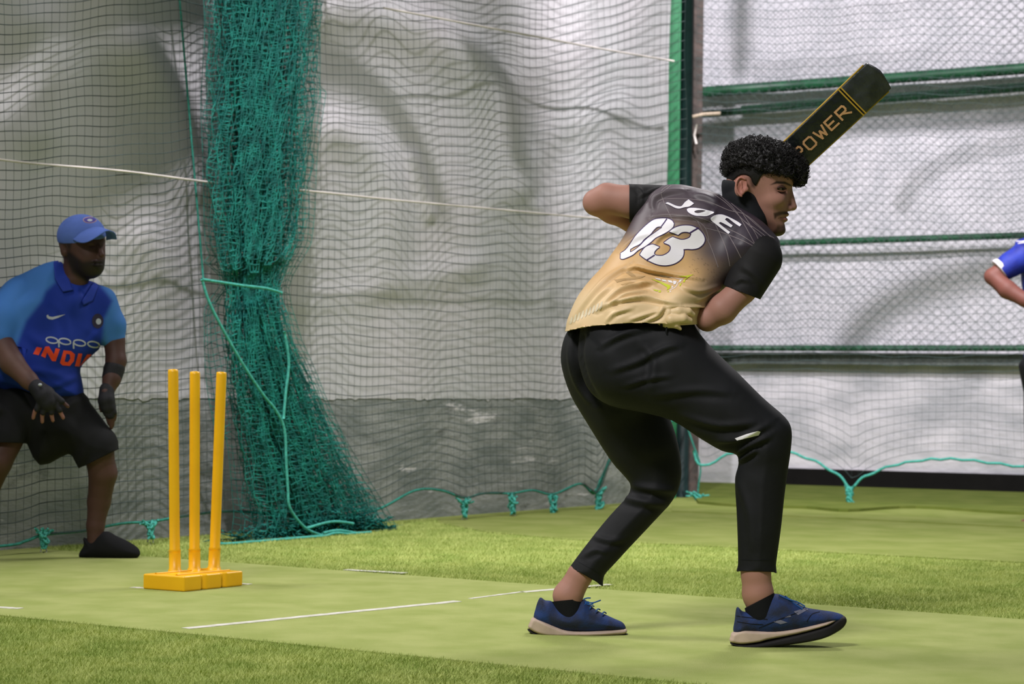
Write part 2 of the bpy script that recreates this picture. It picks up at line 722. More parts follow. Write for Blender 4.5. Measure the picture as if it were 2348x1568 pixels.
M_white_wall = mat('painted_wall', (230, 226, 230), 0.9, 0, 2.4, 0.8, 14, rgb2=(186, 186, 190), detail=9, stretch=(1, 1, 2.2))
M_sheet = mat('white_tarpaulin', (212, 208, 210), 0.55, 0, 1.6, 0.15, 30, rgb2=(200, 200, 200), spec=0.35)
M_sheet2 = mat('white_sheet', (240, 236, 242), 0.75, 0, 6, 0.5, 45, rgb2=(222, 220, 226))
M_cord = mat('net_cord', (62, 74, 70), 0.8, 0.2, 30)
M_cordr = mat('net_cord_side', (70, 86, 84), 0.8, 0.2, 30)
M_teal = mat('teal_net', (36, 142, 128), 0.6, 0, 14, rgb2=(18, 98, 92), spec=0.35)
M_rope = mat('teal_rope', (72, 168, 152), 0.6, 0.2, 60, 0.4, 200)
M_rope_d = mat('border_rope', (46, 128, 112), 0.7, 0.25, 60, 0.4, 200)
M_string = mat('white_string', (214, 206, 198), 0.7)
M_green = mat('green_paint', (34, 96, 62), 0.45, 0.15, 12, spec=0.5, rgb2=(24, 74, 48))
M_green_l = mat('light_green_paint', (42, 116, 74), 0.5, 0.1, 12)
M_rust = mat('brown_steel', (88, 76, 70), 0.7, 0, 14, rgb2=(62, 58, 54))
M_link = mat('chain_link', (104, 116, 114), 0.5, 0.2, 30, spec=0.5)
M_black_strip = mat('black_strip', (30, 28, 27), 0.8)
M_steel = mat('hook_steel', (190, 190, 190), 0.35, metal=0.8)
M_orange = mat('yellow_plastic', (254, 190, 16), 0.38, 0.04, 10, 0.05, 60, spec=0.5)
M_black_cloth = mat('black_cloth', (19, 20, 23), 0.72, 0.15, 20, 0.05, 500, spec=0.28)
M_black_sleeve = mat('black_sleeve', (26, 25, 26), 0.7, 0.15, 20, 0.05, 500, spec=0.25)
M_collar = mat('black_collar', (15, 17, 22), 0.7, 0.15, 20, 0.05, 500)
M_skin = attr_mat('skin', rough=0.58, spec=0.3, bump=0.08, bscale=400)
M_shirt = attr_mat('shirt_cloth', rough=0.5, spec=0.4, bump=0.04, bscale=700)
M_num = mat('white_print', (236, 232, 236), 0.6, 0.02)
M_purple = mat('purple_print', (58, 40, 88), 0.6)
M_thin = mat('grey_print', (124, 114, 116), 0.6)
M_lime = mat('lime_print', (196, 204, 52), 0.55)
M_brownp = mat('brown_print', (176, 144, 98), 0.55)
M_cream = mat('cream_print', (220, 206, 176), 0.55)
M_hair = mat('black_hair', (20, 17, 17), 0.55, 0.4, 60, spec=0.35)
M_shoe = mat('blue_mesh_upper', (34, 58, 112), 0.8, 0, 24, 0.18, 260, rgb2=(38, 44, 66))
M_mid = mat('cream_midsole', (190, 168, 152), 0.7, 0.1, 20)
M_out = mat('black_outsole', (28, 26, 28), 0.75)
M_lace = mat('blue_lace', (34, 84, 150), 0.7)
M_sock = mat('black_sock', (14, 15, 20), 0.9)
M_bat = mat('bat_black', (16, 18, 20), 0.28, 0, 30, 0.25, 60, spec=0.6, rgb2=(26, 30, 30))
M_toe = mat('bat_toe', (30, 34, 34), 0.35, 0, 20, 0.4, 40, spec=0.6, rgb2=(52, 56, 56))
M_gold = mat('gold_trim', (186, 150, 50), 0.5)
M_goldl = mat('gold_lettering', (196, 150, 104), 0.6)
M_grip = mat('bat_grip', (40, 40, 44), 0.8)
M_eye = mat('eye_white', (150, 132, 124), 0.3)
M_iris = mat('iris', (24, 14, 10), 0.2)
M_cap = mat('cap_blue', (84, 110, 184), 0.85, 0.06, 20, 0.3, 500)
M_polo = attr_mat('polo_cloth', rough=0.75, spec=0.2, bump=0.2, bscale=500)
M_polo_col = mat('polo_collar', (28, 54, 150), 0.8)
M_shorts = mat('black_shorts', (12, 13, 15), 0.85, 0.2, 20, 0.05, 300)
M_glove = mat('glove_black', (28, 28, 32), 0.7, 0.2, 40, 0.12, 200)
M_navy = mat('blue_jersey', (40, 56, 158), 0.6, 0, 14, 0.2, 300, rgb2=(26, 34, 120))
M_whitec = mat('white_cuff', (226, 220, 224), 0.8)
M_red = mat('orange_red_print', (226, 72, 40), 0.7)
M_greyp = mat('grey_white_print', (170, 176, 184), 0.7)

# ================================================================== THE SETTING
LW = Plane(G(0, 1262), G(1368, 1158))
RW = Plane(G(1567, 1107), G(2348, 1132))


def slab(name, poly_world, z0, z1, m, parent=None):
    n = len(poly_world)
    v = [(p[0], p[1], z1) for p in poly_world] + [(p[0], p[1], z0) for p in poly_world]
    f = [tuple(range(n))[::-1], tuple(range(n, 2 * n))] + [(i, (i + 1) % n, n + (i + 1) % n, n + i) for i in range(n)]
    bm_area = sum(v[i][0] * v[(i + 1) % n][1] - v[(i + 1) % n][0] * v[i][1] for i in range(n))
    if bm_area > 0: f = [q[::-1] for q in f]
    return mesh_obj(name, v, f, m, parent, smooth=False, origin=None if parent is None else np.zeros(3))


floor = slab('floor', [(-9, -1.5), (10, -1.5), (10, 22), (-9, 22)], -0.1, 0.0, M_turf)
tag(floor, kind='structure')

pitch_px = [(67, 1259), (3800, 1528), (3800, 1797), (1500, 1562), (0, 1414), (-420, 1373), (-420, 1297)]
pitch = slab('pitch_mat', [G(a, b) for a, b in pitch_px], 0.0, 0.005, M_pitch)
tag(pitch, 'smooth light green pitch mat with white crease lines under the wicket and batsman', 'mat')
far_px = [(1010, 1201), (1120, 1222), (1300, 1238), (1609, 1253), (3600, 1357), (3600, 1178), (2600, 1144), (1576, 1112), (1562, 1147), (1400, 1159), (1040, 1187), (1000, 1192)]
far = slab('turf_mat', [G(a, b) for a, b in far_px], 0.0, 0.005, M_far)
tag(far, 'smooth green turf mat at the foot of the right wall behind the batsman', 'mat')
# second layer of turf lapped up to the right wall, its cut edge casts the thin dark seams
def strip_edge(px_line, depth_px, th, name):
    top = [(a, b - depth_px) for a, b in px_line[::-1]]
    return slab(name, [G(a, b) for a, b in px_line] + [G(a, b) for a, b in top], 0.005, 0.005 + th, M_far, far)
strip_edge([(1540, 1176), (1700, 1182), (1945, 1193), (2348, 1213), (3500, 1264)], 55, 0.008, 'turf_layer')
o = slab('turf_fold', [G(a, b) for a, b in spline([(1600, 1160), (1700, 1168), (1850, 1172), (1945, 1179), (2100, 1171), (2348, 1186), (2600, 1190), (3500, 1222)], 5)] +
     [G(3500, 1176), G(1576, 1113)], 0.013, 0.03, mat('shaded_turf', (112, 122, 56), 0.95, 0, 5, 0.5, 300, spec=0.1, rgb2=(96, 110, 44)), far)  # darker green paints in the shade along the foot of the wall

# crease lines painted on the mat
def crease(pts, wpx0, wpx1):
    a, b = np.array(pts[0], float), np.array(pts[1], float)
    A, B = G(*a), G(*b)
    d = (B - A)[:2]; d /= np.linalg.norm(d)
    n = np.array([-d[1], d[0]]) * 0.019
    m = 24
    L, R = [], []
    for i in range(m + 1):
        c = A[:2] + (B - A)[:2] * i / m
        j = rng.normal(0, 0.0016, 2)
        L.append((*(c + n * wpx0 + j), 0)); R.append((*(c - n * wpx1 + j), 0))
    return slab('crease_line', L + R[::-1], 0.005, 0.0064, M_white_line, pitch)
crease([(425, 1445), (1050, 1382)], 1.0, 1.0)
crease([(1078, 1376), (1200, 1360)], 0.5, 0.5)
crease([(1200, 1361), (1398, 1343)], 0.9, 0.9)
crease([(793, 1309), (930, 1317)], 1, 1)
crease([(303, 1350), (440, 1357)], 0.8, 0.8)
crease([(540, 1341), (574, 1343)], 0.8, 0.8)
crease([(-150, 1388), (46, 1399)], 1, 1)

# individual blades on the coarse turf
def in_poly(x, y, poly):
    s = np.zeros(x.shape, bool)
    n = len(poly)
    for i in range(n):
        ax, ay = poly[i][:2]; bx, by = poly[(i + 1) % n][:2]
        s ^= ((ay > y) != (by > y)) & (x < (bx - ax) * (y - ay) / (by - ay + 1e-12) + ax)
    return s


def blades(poly, dens, h):
    lo = np.min([p[:2] for p in poly], 0); hi = np.max([p[:2] for p in poly], 0)
    n = int((hi - lo).prod() * dens)
    x = rng.uniform(lo[0], hi[0], n); y = rng.uniform(lo[1], hi[1], n)
    k = in_poly(x, y, poly)
    x, y = x[k], y[k]
    n = len(x)
    a = rng.uniform(0, 2 * math.pi, n)
    hh = h * rng.uniform(0.6, 1.15, n)
    w = 0.0013
    lx, ly = rng.normal(0.1, 0.55, n) * hh, rng.normal(0, 0.5, n) * hh
    V = np.zeros((n, 3, 3))
    V[:, 0] = np.stack([x - w * np.cos(a), y - w * np.sin(a), np.zeros(n)], 1)
    V[:, 1] = np.stack([x + w * np.cos(a), y + w * np.sin(a), np.zeros(n)], 1)
    V[:, 2] = np.stack([x + lx, y + ly, hh], 1)
    return V.reshape(-1, 3), np.arange(3 * n).reshape(-1, 3)


near_poly = [G(-60, 1408), G(0, 1414), G(2300, 1641), G(2300, 1680), G(-60, 1680)]
band_poly = [G(-40, 1266), G(67, 1259), G(2900, 1461), G(2900, 1321), G(1609, 1253), G(1300, 1238), G(1120, 1222), G(1010, 1201), G(1000, 1191)]
v1, f1 = blades(near_poly, 26000, 0.014)
v2, f2 = blades(band_poly, 13000, 0.014)
gb = mesh_obj('grass_blades', *join((v1, f1), (v2, f2)), M_blade, floor, smooth=False)
tag(gb, kind='stuff')

# walls
def wall_box(name, pl, u0, u1, z0, z1, th, m, off=0.0):
    b = MB()
    c = [pl.pt(u0, 0, off), pl.pt(u1, 0, off), pl.pt(u1, 0, off - th), pl.pt(u0, 0, off - th)]
    v = [np.array([p[0], p[1], z]) for z in (z0, z1) for p in c]
    b.add(v, [(0, 1, 2, 3)[::-1], (4, 5, 6, 7), (0, 1, 5, 4), (1, 2, 6, 5), (2, 3, 7, 6), (3, 0, 4, 7)])
    return b.build(name, m, smooth=False)


uL0 = LW.uz(-500, 1000)[0]
uL1 = LW.uz(1506, 1000)[0]
wl = wall_box('wall_left', LW, uL0, uL1, 0.0, 3.6, 0.2, M_concrete)
tag(wl, kind='structure')
uR0 = RW.uz(1450, 1000)[0]
uR1 = RW.uz(3700, 1000)[0]
wr = wall_box('wall_right', RW, uR0, uR1, 0.0, 3.8, 0.2, M_white_wall)
tag(wr, kind='structure')
# whitewash edge dripping over the concrete
b = MB()
us = np.linspace(uL0, uL1, 420)
zt = LW.uz(700, 912)[1]
tag(wall_box('trim_1', RW, RW.uz(1740, 1000)[0], uR1, 0.0, 0.135, 0.0, M_black_strip, 0.03), kind='structure')
ru = [RW.uz(1676, 1100)[0], uR1]


def sheet(name, pl, u0, u1, z0, z1, m, ridges, off, bill, ragged=0.0, step=0.03):
    nu, nz = int((u1 - u0) / step), int((z1 - z0) / step)
    U, Z = np.meshgrid(np.linspace(u0, u1, nu), np.linspace(z0, z1, nz), indexing='ij')
    base = pl.A[None, None] + pl.u * U[..., None] + np.array([0, 0, 1.0]) * Z[..., None]
    x, y = proj(base.reshape(-1, 3))
    d = np.zeros(len(x))
    for pts, h, wd in ridges:
        p = spline(pts, 6)
        best = np.full(len(x), 1e9)
        for i in range(len(p) - 1):
            a, e = p[i], p[i + 1] - p[i]
            t = np.clip(((x - a[0]) * e[0] + (y - a[1]) * e[1]) / (e @ e), 0, 1)
            best = np.minimum(best, np.hypot(x - a[0] - t * e[0], y - a[1] - t * e[1]))
        d += h * np.exp(-(best / wd) ** 2)
    d = d.reshape(U.shape)
    d += bill * (np.sin(U * 2.1 + 0.8 * np.sin(Z * 2.3)) + 0.6 * np.sin(U * 4.7 + Z * 1.9 + 1.3) + 0.5 * np.sin(Z * 5.1 + U * 1.7))
    d += bill * 0.25 * np.sin(U * 11 + 3 * np.sin(Z * 3)) + off
    d = 0.004 + np.maximum(d, 0.0) * sstep(0.05, 1.2, Z - z0)
    V = base + pl.n * d[..., None]
    if ragged:
        r = np.array([sum(math.sin(q * f + ph) for f, ph in ((9, 0), (23, 1), (57, 2), (131, 4))) for q in U[:, 0]])
        r = np.maximum(r, 0.4)
        V[:, 0, 2] -= ragged * r
    idx = np.arange(nu * nz).reshape(nu, nz)
    Fc = np.stack([idx[:-1, :-1], idx[1:, :-1], idx[1:, 1:], idx[:-1, 1:]], -1).reshape(-1, 4)
    return mesh_obj(name, V.reshape(-1, 3), Fc, m)


ridL = [([(925, 360), (945, 430), (965, 495)], 0.035, 13), ([(660, 700), (800, 682), (930, 652), (1070, 612)], 0.035, 32),
        ([(740, 20), (900, 60), (1050, 150), (1130, 270), (1160, 420)], 0.07, 60), ([(740, 300), (810, 340), (860, 430), (880, 620)], 0.05, 48),
        ([(1205, 480), (1235, 600), (1245, 820)], 0.03, 22), ([(1400, 250), (1250, 300), (1200, 360)], 0.02, 40),
        ([(60, 60), (80, 150), (60, 300)], 0.05, 60), ([(280, 120), (380, 260), (420, 420)], 0.05, 50),
        ([(300, 560), (360, 650), (340, 780)], 0.05, 50)]
sl = sheet('tarpaulin', LW, uL0, uL1, zt, 3.5, M_sheet, ridL, 0.06, 0.012, 0.006)
tag(sl, 'large white wrinkled tarpaulin hung on the left wall above the grey concrete', 'tarpaulin')
z_r0 = RW.uz(1900, 832)[1]
sr = sheet('backing_sheet', RW, RW.uz(1560, 500)[0], uR1, z_r0, 3.7, M_sheet2,
           [([(1950, 790), (2010, 710), (2120, 650), (2348, 600)], 0.05, 40), ([(1600, 290), (2000, 275), (2400, 250)], -0.03, 30)], 0.05, 0.01)
tag(sr, 'white sheet stretched behind the chain link fence on the right wall', 'sheet')

# green pipe and chain link fence on the right wall
fence = empty('chain_link_fence', tuple(RW.pt(1.2, z_r0, 0.2)))
tag(fence, 'green pipe fence with grey chain link mesh standing on the low white wall', 'fence')


def rail(x0, y0, x1, y1, thpx, m, off=0.2, name='rail'):
    A, B = RW.hit(x0, y0, off), RW.hit(x1, y1, off)
    B = A + (B - A) * (uR1 - RW.uz(x0, y0)[0] - 0.1) / np.dot(B - A, RW.u)
    r = thpx / 2 * A[1] / F
    return MB().tube([A + (B - A) * t for t in np.linspace(0, 1, 8)], r, 14).build(name, m, fence)


rail(1598, 212, 2500, 146, 25, M_green)
rail(1586, 264, 2500, 189, 17, M_green)
rail(1700, 248, 2500, 182, 11, M_green, 0.16)
rail(1586, 563, 2500, 535, 15, M_green)
rail(1586, 798, 2500, 798, 14, M_green)
tb = MB().tube([RW.hit(2005, 236, 0.2), RW.hit(2130, 221, 0.2), RW.hit(2270, 208, 0.2)], 0.012, 8)
tb.build('bare_wood_strip', mat('bare_wood', (186, 168, 150), 0.7), fence)
bb = MB()
q0 = RW.hit(1586, 806, 0.11); q1 = q0 + RW.u * (uR1 - RW.uz(1586, 806)[0] - 0.1)
h_ = RW.hit(1586, 806, 0.11)[2] - RW.hit(1586, 832, 0.11)[2]
dn = np.array([0, 0, h_])
bk = -RW.n * 0.05
bb.add([q0, q1, q1 - dn, q0 - dn, q0 + bk, q1 + bk, q1 + bk - dn, q0 + bk - dn], [(0, 1, 2, 3), (4, 7, 6, 5), (0, 4, 5, 1), (3, 2, 6, 7), (0, 3, 7, 4), (1, 5, 6, 2)])
bb.build('bottom_beam', mat('grey_beam', (112, 118, 114), 0.8, 0, 12, rgb2=(92, 98, 96)), fence, smooth=False)
# woven diagonals
segs = []
u0c, z0c = RW.uz(1600, 803)
u1c = uR1 - 0.1
z1c = 3.6
au, az = 0.076, 0.070
for sgn in (1, -1):
    for k in range(-80, 160):
        c = k * au + u0c
        pts = []
        n = int((z1c - z0c) / (az / 2))
        for i in range(n + 1):
            z = z0c + i * az / 2
            u = c + sgn * (z - z0c) * au / az
            if u < u0c or u > u1c: continue
            u += 0.006 * math.sin(z * 5 + u * 3) ; zz = z + 0.007 * math.sin(u * 4 + z * 2.2)
            pts.append(RW.pt(u, zz, 0.235 + 0.003 * ((i + k) % 2) * sgn))
        for a, b_ in zip(pts[:-1], pts[1:]): segs.append((a, b_))
o = mesh_obj('chain_link_mesh', *tri_tubes(segs, 0.0019), M_link, fence, smooth=False)

# corner post
post = empty('corner_post', tuple(P(1570, 1100, 14.2) * np.array([1, 1, 0])))
tag(post, 'tall green and brown steel post between the tarpaulin and the chain link fence', 'post')


def upright(x0, x1, Y, th, m, name, bev=0.004):
    A, B = P(x0, 250, Y), P(x1, 250, Y)
    MB().box((A[0], Y, 0), (B[0], Y + th, 3.6)).build(name, m, post, smooth=False, bevel=bev)


upright(1527, 1560, 13.9, 0.05, M_green_l, 'green_plate')
A, B = P(1559, 250, 14.0), P(1590, 250, 14.0)
MB().tube([(A[0] / 2 + B[0] / 2, 14.05, 0), (A[0] / 2 + B[0] / 2, 14.05, 1.8), (A[0] / 2 + B[0] / 2, 14.05, 3.6)], (B[0] - A[0]) / 2, 20).build('green_pipe', mat('dark_green_paint', (14, 36, 34), 0.5, 0.15, 12), post)
upright(1588, 1611, 14.1, 0.08, M_rust, 'brown_channel')
MB().tube([P(1588, 268, 13.95), P(1612, 262, 13.95), P(1652, 260, 13.95)], 0.012, 8).build('bare_wood_strip', mat('bare_wood_end', (190, 172, 150), 0.7), post)
b = MB()
b.tube([P(1598, 285, 14.0), P(1592, 310, 14.0), P(1597, 330, 14.0)], 0.008, 6)
b.build('wire_tie', M_string, post)

# ------------------------------------------------------------------ nets
LN = Plane(G(0, 1262), G(1368, 1158), 0.27)
RNET = Plane(G(1600, 1152), G(1945, 1162))
bottomL = spline([(-450, 1285), (-260, 1266), (0, 1252), (60, 1240), (100, 1226), (190, 1217), (280, 1200), (345, 1196), (440, 1180), (520, 1172), (640, 1180), (760, 1190),
                  (865, 1168), (950, 1125), (1010, 1124), (1064, 1141), (1110, 1131), (1173, 1131), (1220, 1124), (1268, 1133), (1330, 1109), (1366, 1130),
                  (1400, 1050), (1440, 1000), (1560, 960)], 6)
bottomR = spline([(1560, 985), (1585, 1010), (1607, 1068), (1680, 1038), (1760, 1034), (1805, 1036), (1870, 1058), (1925, 1092), (1951, 1117), (1985, 1092), (2060, 1064),
                  (2180, 1052), (2348, 1071), (2470, 1085), (2560, 1120), (2620, 1178), (2700, 1120), (2900, 1095), (3100, 1110), (3250, 1190), (3400, 1130), (3600, 1110)], 6)


def netting(xs, rows, ybf, ybref, off_fun, plane, rip, rad, name, m, ramp, parent=None, label=None):
    nx, nr = len(xs), len(rows)
    pts = np.zeros((nx, nr, 3))
    for i, x in enumerate(xs):
        yb = ybf(x)
        for k, y0 in enumerate(rows):
            w = sstep(ramp, ybref, y0)
            y = y0 + off_fun(x, y0) * (1 - w) + (yb - ybref) * w
            xx = x + 0.010 * (y0 - 600) + 2 * math.sin(y0 * 0.02 + x * 0.013)
            pts[i, k] = plane.hit(xx, y, rip * (math.sin(x * 0.02 + y0 * 0.004) + 0.5 * math.sin(x * 0.047 + 1)))
    s1 = np.stack([pts[:-1], pts[1:]], 2).reshape(-1, 2, 3)
    s2 = np.stack([pts[:, :-1], pts[:, 1:]], 2).reshape(-1, 2, 3)
    v1, f1 = tri_tubes(s1, rad)
    v2, f2 = tri_tubes(s2, rad * 0.38)
    return mesh_obj(name, *join((v1, f1), (v2, f2)), m, parent, smooth=False)


def offL(x, y):
    o = 0.0
    seam = 412 + (y * 0.085)
    if x < seam:
        t = max(0, min(1, x / seam)) if x > 0 else 0
        o += -30 * t * t * (1 if y < 700 else 0.7)
    else:
        t = min(1, (x - seam) / 330)
        o += -30 * (1 - t) ** 1.6 + 0.0
        k = max(0.0, (900 - y) / 900)
        o += (x - 730) * 0.068 * k if x > 730 else 0
        if x > 1230: o += -((x - 1230) ** 1.25) * 0.045 * (0.35 + 0.65 * k) * 1.3
    o += 4 * math.sin(x * 0.016 + y * 0.006) + 2.5 * math.sin(x * 0.041 + y * 0.013)
    return o


left_net = empty('side_net', tuple(LN.pt(3.0, 0, 0)))
tag(left_net, 'dark square mesh practice net hanging in front of the white tarpaulin', 'net')
fb = lambda c: (lambda x: float(np.interp(x, c[:, 0], c[:, 1])))
rowsL = list(np.concatenate([np.arange(-375, 1190, 22.5), [1180.0]]))
rowsL = [r for r in rowsL if r <= 1180]
xsL = np.concatenate([np.arange(-350, 440, 18.2), np.arange(440, 1580, 14.2)])
netting(xsL, rowsL, fb(bottomL), 1180, offL, LN, 0.03, 0.0025, 'netting', M_cord, 800, left_net)
e = np.array([LN.hit(a, b, 0.0) for a, b in bottomL])
MB().tube(e, 0.0065, 6).build('border_rope', M_rope_d, left_net)
seam = np.array([LN.hit(412 + y * 0.085, y, 0.01) for y in np.linspace(-375, 640, 30)])
MB().tube(seam, 0.005, 5).build('seam_rope', M_rope_d, left_net)
MB().tube([LN.hit(a, b, 0.01) for a, b in spline([(1366, 1128), (1385, 1080), (1412, 1035), (1470, 1000)], 6)], 0.006, 6).build('border_rope', M_rope_d, left_net)

right_net = empty('side_net', tuple(RNET.pt(1.5, 0, 0)))
tag(right_net, 'grey square mesh practice net hanging in front of the chain link fence on the right', 'net')
offR = lambda x, y: (-(x - 1900) * 0.035 * max(0, (850 - y) / 850) + 5 * math.sin(x * 0.011 + y * 0.004) + 2 * math.sin(x * 0.05))
netting(np.arange(1604, 3600, 16.3), list(np.arange(-345, 1061, 19.0)), fb(bottomR), 1061, offR, RNET, 0.03, 0.0017, 'netting', M_cordr, 820, right_net)
MB().tube([RNET.hit(a, b + 2.0 * math.sin(a * 0.12), 0.0) for a, b in bottomR[8:]], 0.0085, 7).build('border_rope', M_rope, right_net)
MB().tube([RNET.hit(a, b, 0.0) for a, b in spline([(1578, 985), (1590, 1020), (1606, 1068), (1602, 1110), (1600, 1135)], 6)], 0.006, 6).build('border_rope', M_rope_d, right_net)


def tie(px, ytop, ybot, plane, label, spread=14, th=1.0):
    A = plane.hit(px, ytop)
    Bp = plane.hit(px, ybot)
    root = empty('rope_tie', (A[0], A[1], 0))
    tag(root, label, 'rope tie', 'rope ties pegging down the nets')
    s = A[1] / F
    b = MB()
    for k in range(9):
        x0, x1 = rng.uniform(-spread * 1.3, spread * 1.3), rng.uniform(-5, 5)
        pts = [(px + x0, ytop + rng.uniform(-6, 6)), (px + rng.uniform(-8, 8), ytop + (ybot - ytop) * 0.3), (px + rng.uniform(-6, 6), ytop + (ybot - ytop) * 0.6), (px + x1, ybot - 6)]
        b.tube([plane.hit(a, c, rng.uniform(0, 0.02)) for a, c in spline(pts, 5)], 0.0055 * th, 5)
    for k in range(3):
        yy = ytop + (ybot - ytop) * (0.2 + 0.25 * k)
        an = np.linspace(0, 2 * math.pi, 14)
        c = plane.hit(px, yy, 0.01)
        j_ = rng.uniform(-1, 1, 4)
        b.tube([c + np.array([math.cos(t) * (7 + 4 * j_[0]) * s + 3 * j_[1] * s, math.sin(t) * 0.014, (math.sin(t + 3 * j_[2]) * 6 + 3 * math.sin(2 * t + j_[3])) * s]) for t in an], 0.0055 * th, 5)
    b.build('knot', M_rope, root)
    an = np.linspace(-0.4, math.pi + 0.4, 12)
    c = np.array([Bp[0], Bp[1], max(0.012, Bp[2])])
    MB().tube([c + np.array([math.cos(t) * 0.012, 0, math.sin(t) * 0.016]) for t in an], 0.003, 6).tube([c + (0, 0, -0.005), (c[0], c[1], 0.001)], 0.004, 6).build('peg', M_steel, root)


tie(100, 1216, 1262, LN, 'teal rope knot on a steel peg farthest to the left beside the keeper', 18)
tie(345, 1196, 1240, LN, 'teal rope knot on a peg between the keeper and the yellow stumps', 18)
tie(1065, 1145, 1192, LN, 'teal rope knot on a peg, first to the right of the gathered net', 18)
tie(1176, 1134, 1184, LN, 'teal rope knot on a peg, second to the right of the gathered net', 9)
tie(1268, 1136, 1182, LN, 'teal rope knot on a peg, third to the right of the gathered net', 9)
tie(1372, 1122, 1176, LN, 'thick teal rope knot on a peg just left of the batsman rear shin', 14, 1.3)
tie(1600, 1132, 1152, RNET, 'teal rope knot lying at the wall corner between the batsman legs', 26)
tie(1948, 1118, 1162, RNET, 'long teal rope knot under the pointed dip of the right net', 8, 1.3)

# white strings stretched behind the net
def string(pts, label, off=0.32):
    q = spline(pts, 5)
    b = MB().tube([LW.hit(a, c, off) for a, c in q], 0.0055, 6)
    tag(b.build('guy_string', M_string), label, 'string')
string([(880, 18), (1040, 48), (1220, 82), (1380, 112), (1545, 140)], 'white string stretched high across the tarpaulin to the green post')
string([(-80, 355), (70, 374), (280, 392), (500, 420), (700, 437), (900, 458), (1100, 476), (1250, 490), (1500, 512)], 'white string stretched across the tarpaulin at the height of the batsman elbow')

# gathered teal net
gath = empty('gathered_net', tuple(LN.pt(LN.uz(620, 1100)[0], 0, 0.1)))
tag(gath, 'teal net gathered into a tall bunch, tied at the waist and spilling on the turf', 'net')
envy = np.array([-60, 200, 400, 560, 630, 660, 700, 780, 900, 1000, 1100, 1180, 1240])
envL = np.array([486, 482, 480, 492, 512, 518, 516, 520, 530, 545, 560, 570, 560])
envR = np.array([738, 724, 704, 690, 652, 643, 648, 668, 722, 770, 822, 872, 905])
NS = 330
rowsG = np.arange(-360, 1246, 15.0)
fr = []
for i in range(NS):
    s_ = i / (NS - 1)
    tri = abs(((s_ * 15 + 0.3 * math.sin(s_ * 9)) % 2) - 1)
    fr.append(0.5 + (0.42 * (s_ * 2 - 1) * 0.75 + 0.5 * (tri - 0.5) * 1.0))
fr = np.array(fr); fr = (fr - fr.min()) / (fr.max() - fr.min())
fr = 0.5 + 0.5 * np.sign(fr - 0.5) * np.abs(2 * (fr - 0.5)) ** 0.95
fr = np.clip(fr, 0, 1)
pts = np.zeros((NS, len(rowsG), 3))
ph = rng.uniform(0, 6.28, (NS, 3))
drift = np.cumsum(rng.normal(0, 6.0, NS)); drift -= np.linspace(0, drift[-1], NS); drift *= 0.5
for i in range(NS):
    for k, y in enumerate(rowsG):
        L_, R_ = np.interp(y, envy, envL), np.interp(y, envy, envR)
        f_ = fr[i] + 0.045 * math.sin(y * 0.011 + ph[i, 0]) + 0.02 * math.sin(y * 0.05 + ph[i, 1])
        x = L_ + (R_ - L_) * f_ + rng.normal(0, 1.3)
        yy = y + drift[i] + rng.normal(0, 2.0)
        squeeze = 0.4 if 600 < y < 720 else 1.0
        pts[i, k] = LN.hit(x, min(yy, 1243 - 0.06 * (x - 600)), 0.10 + squeeze * 0.07 * math.sin(i * 0.41 + y * 0.004))
pts[:, :, 2] = np.maximum(pts[:, :, 2], 0.006)
s1 = np.stack([pts[:-1], pts[1:]], 2).reshape(-1, 2, 3)
s2 = np.stack([pts[:, :-1], pts[:, 1:]], 2).reshape(-1, 2, 3)
ln = np.linalg.norm(s1[:, 1] - s1[:, 0], axis=1)
s1 = s1[ln < 0.16]
v1, f1 = tri_tubes(s1, 0.0017); v2, f2 = tri_tubes(s2, 0.0017)
# loose outer layer at both sides
ls = []
NL = 24
lp = np.zeros((NL, len(rowsG), 3))
for i in range(NL):
    for k, y in enumerate(rowsG):
        L_, R_ = np.interp(y, envy, envL), np.interp(y, envy, envR)
        l0 = L_ - (18 if y < 600 else 52 if y < 1000 else 30) * sstep(0, 100, abs(y - 640) + 20)
        x = l0 + (i / (NL - 1)) * (R_ - l0 + (22 if y > 200 else 5)) + 3 * math.sin(y * 0.02 + i)
        lp[i, k] = LN.hit(x, min(y + 5 * math.sin(i * 1.1), 1243), 0.03)
lp[:, :, 2] = np.maximum(lp[:, :, 2], 0.006)
v3, f3 = tri_tubes(np.concatenate([np.stack([lp[:-1], lp[1:]], 2).reshape(-1, 2, 3), np.stack([lp[:, :-1], lp[:, 1:]], 2).reshape(-1, 2, 3)]), 0.0016)
mesh_obj('netting', *join((v1, f1), (v2, f2), (v3, f3)), M_teal, gath, smooth=False)
b = MB()
for k in range(210):
    cx = 470 + 440 * rng.beta(2.4, 1.5)
    cy = 1243 - 0.03 * max(0, cx - 560) - rng.exponential(9) - (rng.uniform(0, 34) if cx > 690 else 0)
    w = rng.uniform(18, 55)
    sl_ = rng.normal(0.1, 0.35)
    p4 = [(cx - w, cy - sl_ * w * 0.6 + rng.normal(0, 3)), (cx - w / 3, cy + rng.normal(0, 5)), (cx + w / 3, cy + rng.normal(0, 5)), (cx + w * 0.8, cy + sl_ * w * 0.6 + rng.normal(0, 3))]
    p4 = [(min(a, 906), min(c, 1247 - 0.03 * max(0, a - 560))) for a, c in p4]
    w3 = np.array([LN.hit(a, c, rng.uniform(0.05, 0.2)) for a, c in spline(p4, 4)])
    w3[:, 2] = np.maximum(w3[:, 2], 0.005)
    b.tube(w3, 0.0028, 4)
b.build('net_pile', M_teal, gath)
def ropeG(pts, off, r=0.0068):
    w3 = np.array([LN.hit(a, c, off) for a, c in spline(pts, 6)])
    w3[:, 2] = np.maximum(w3[:, 2], r)
    MB().tube(w3, r, 7).build('binding_rope', M_rope, gath)
ropeG([(462, 640), (500, 646), (560, 655), (610, 661), (646, 671)], 0.19)
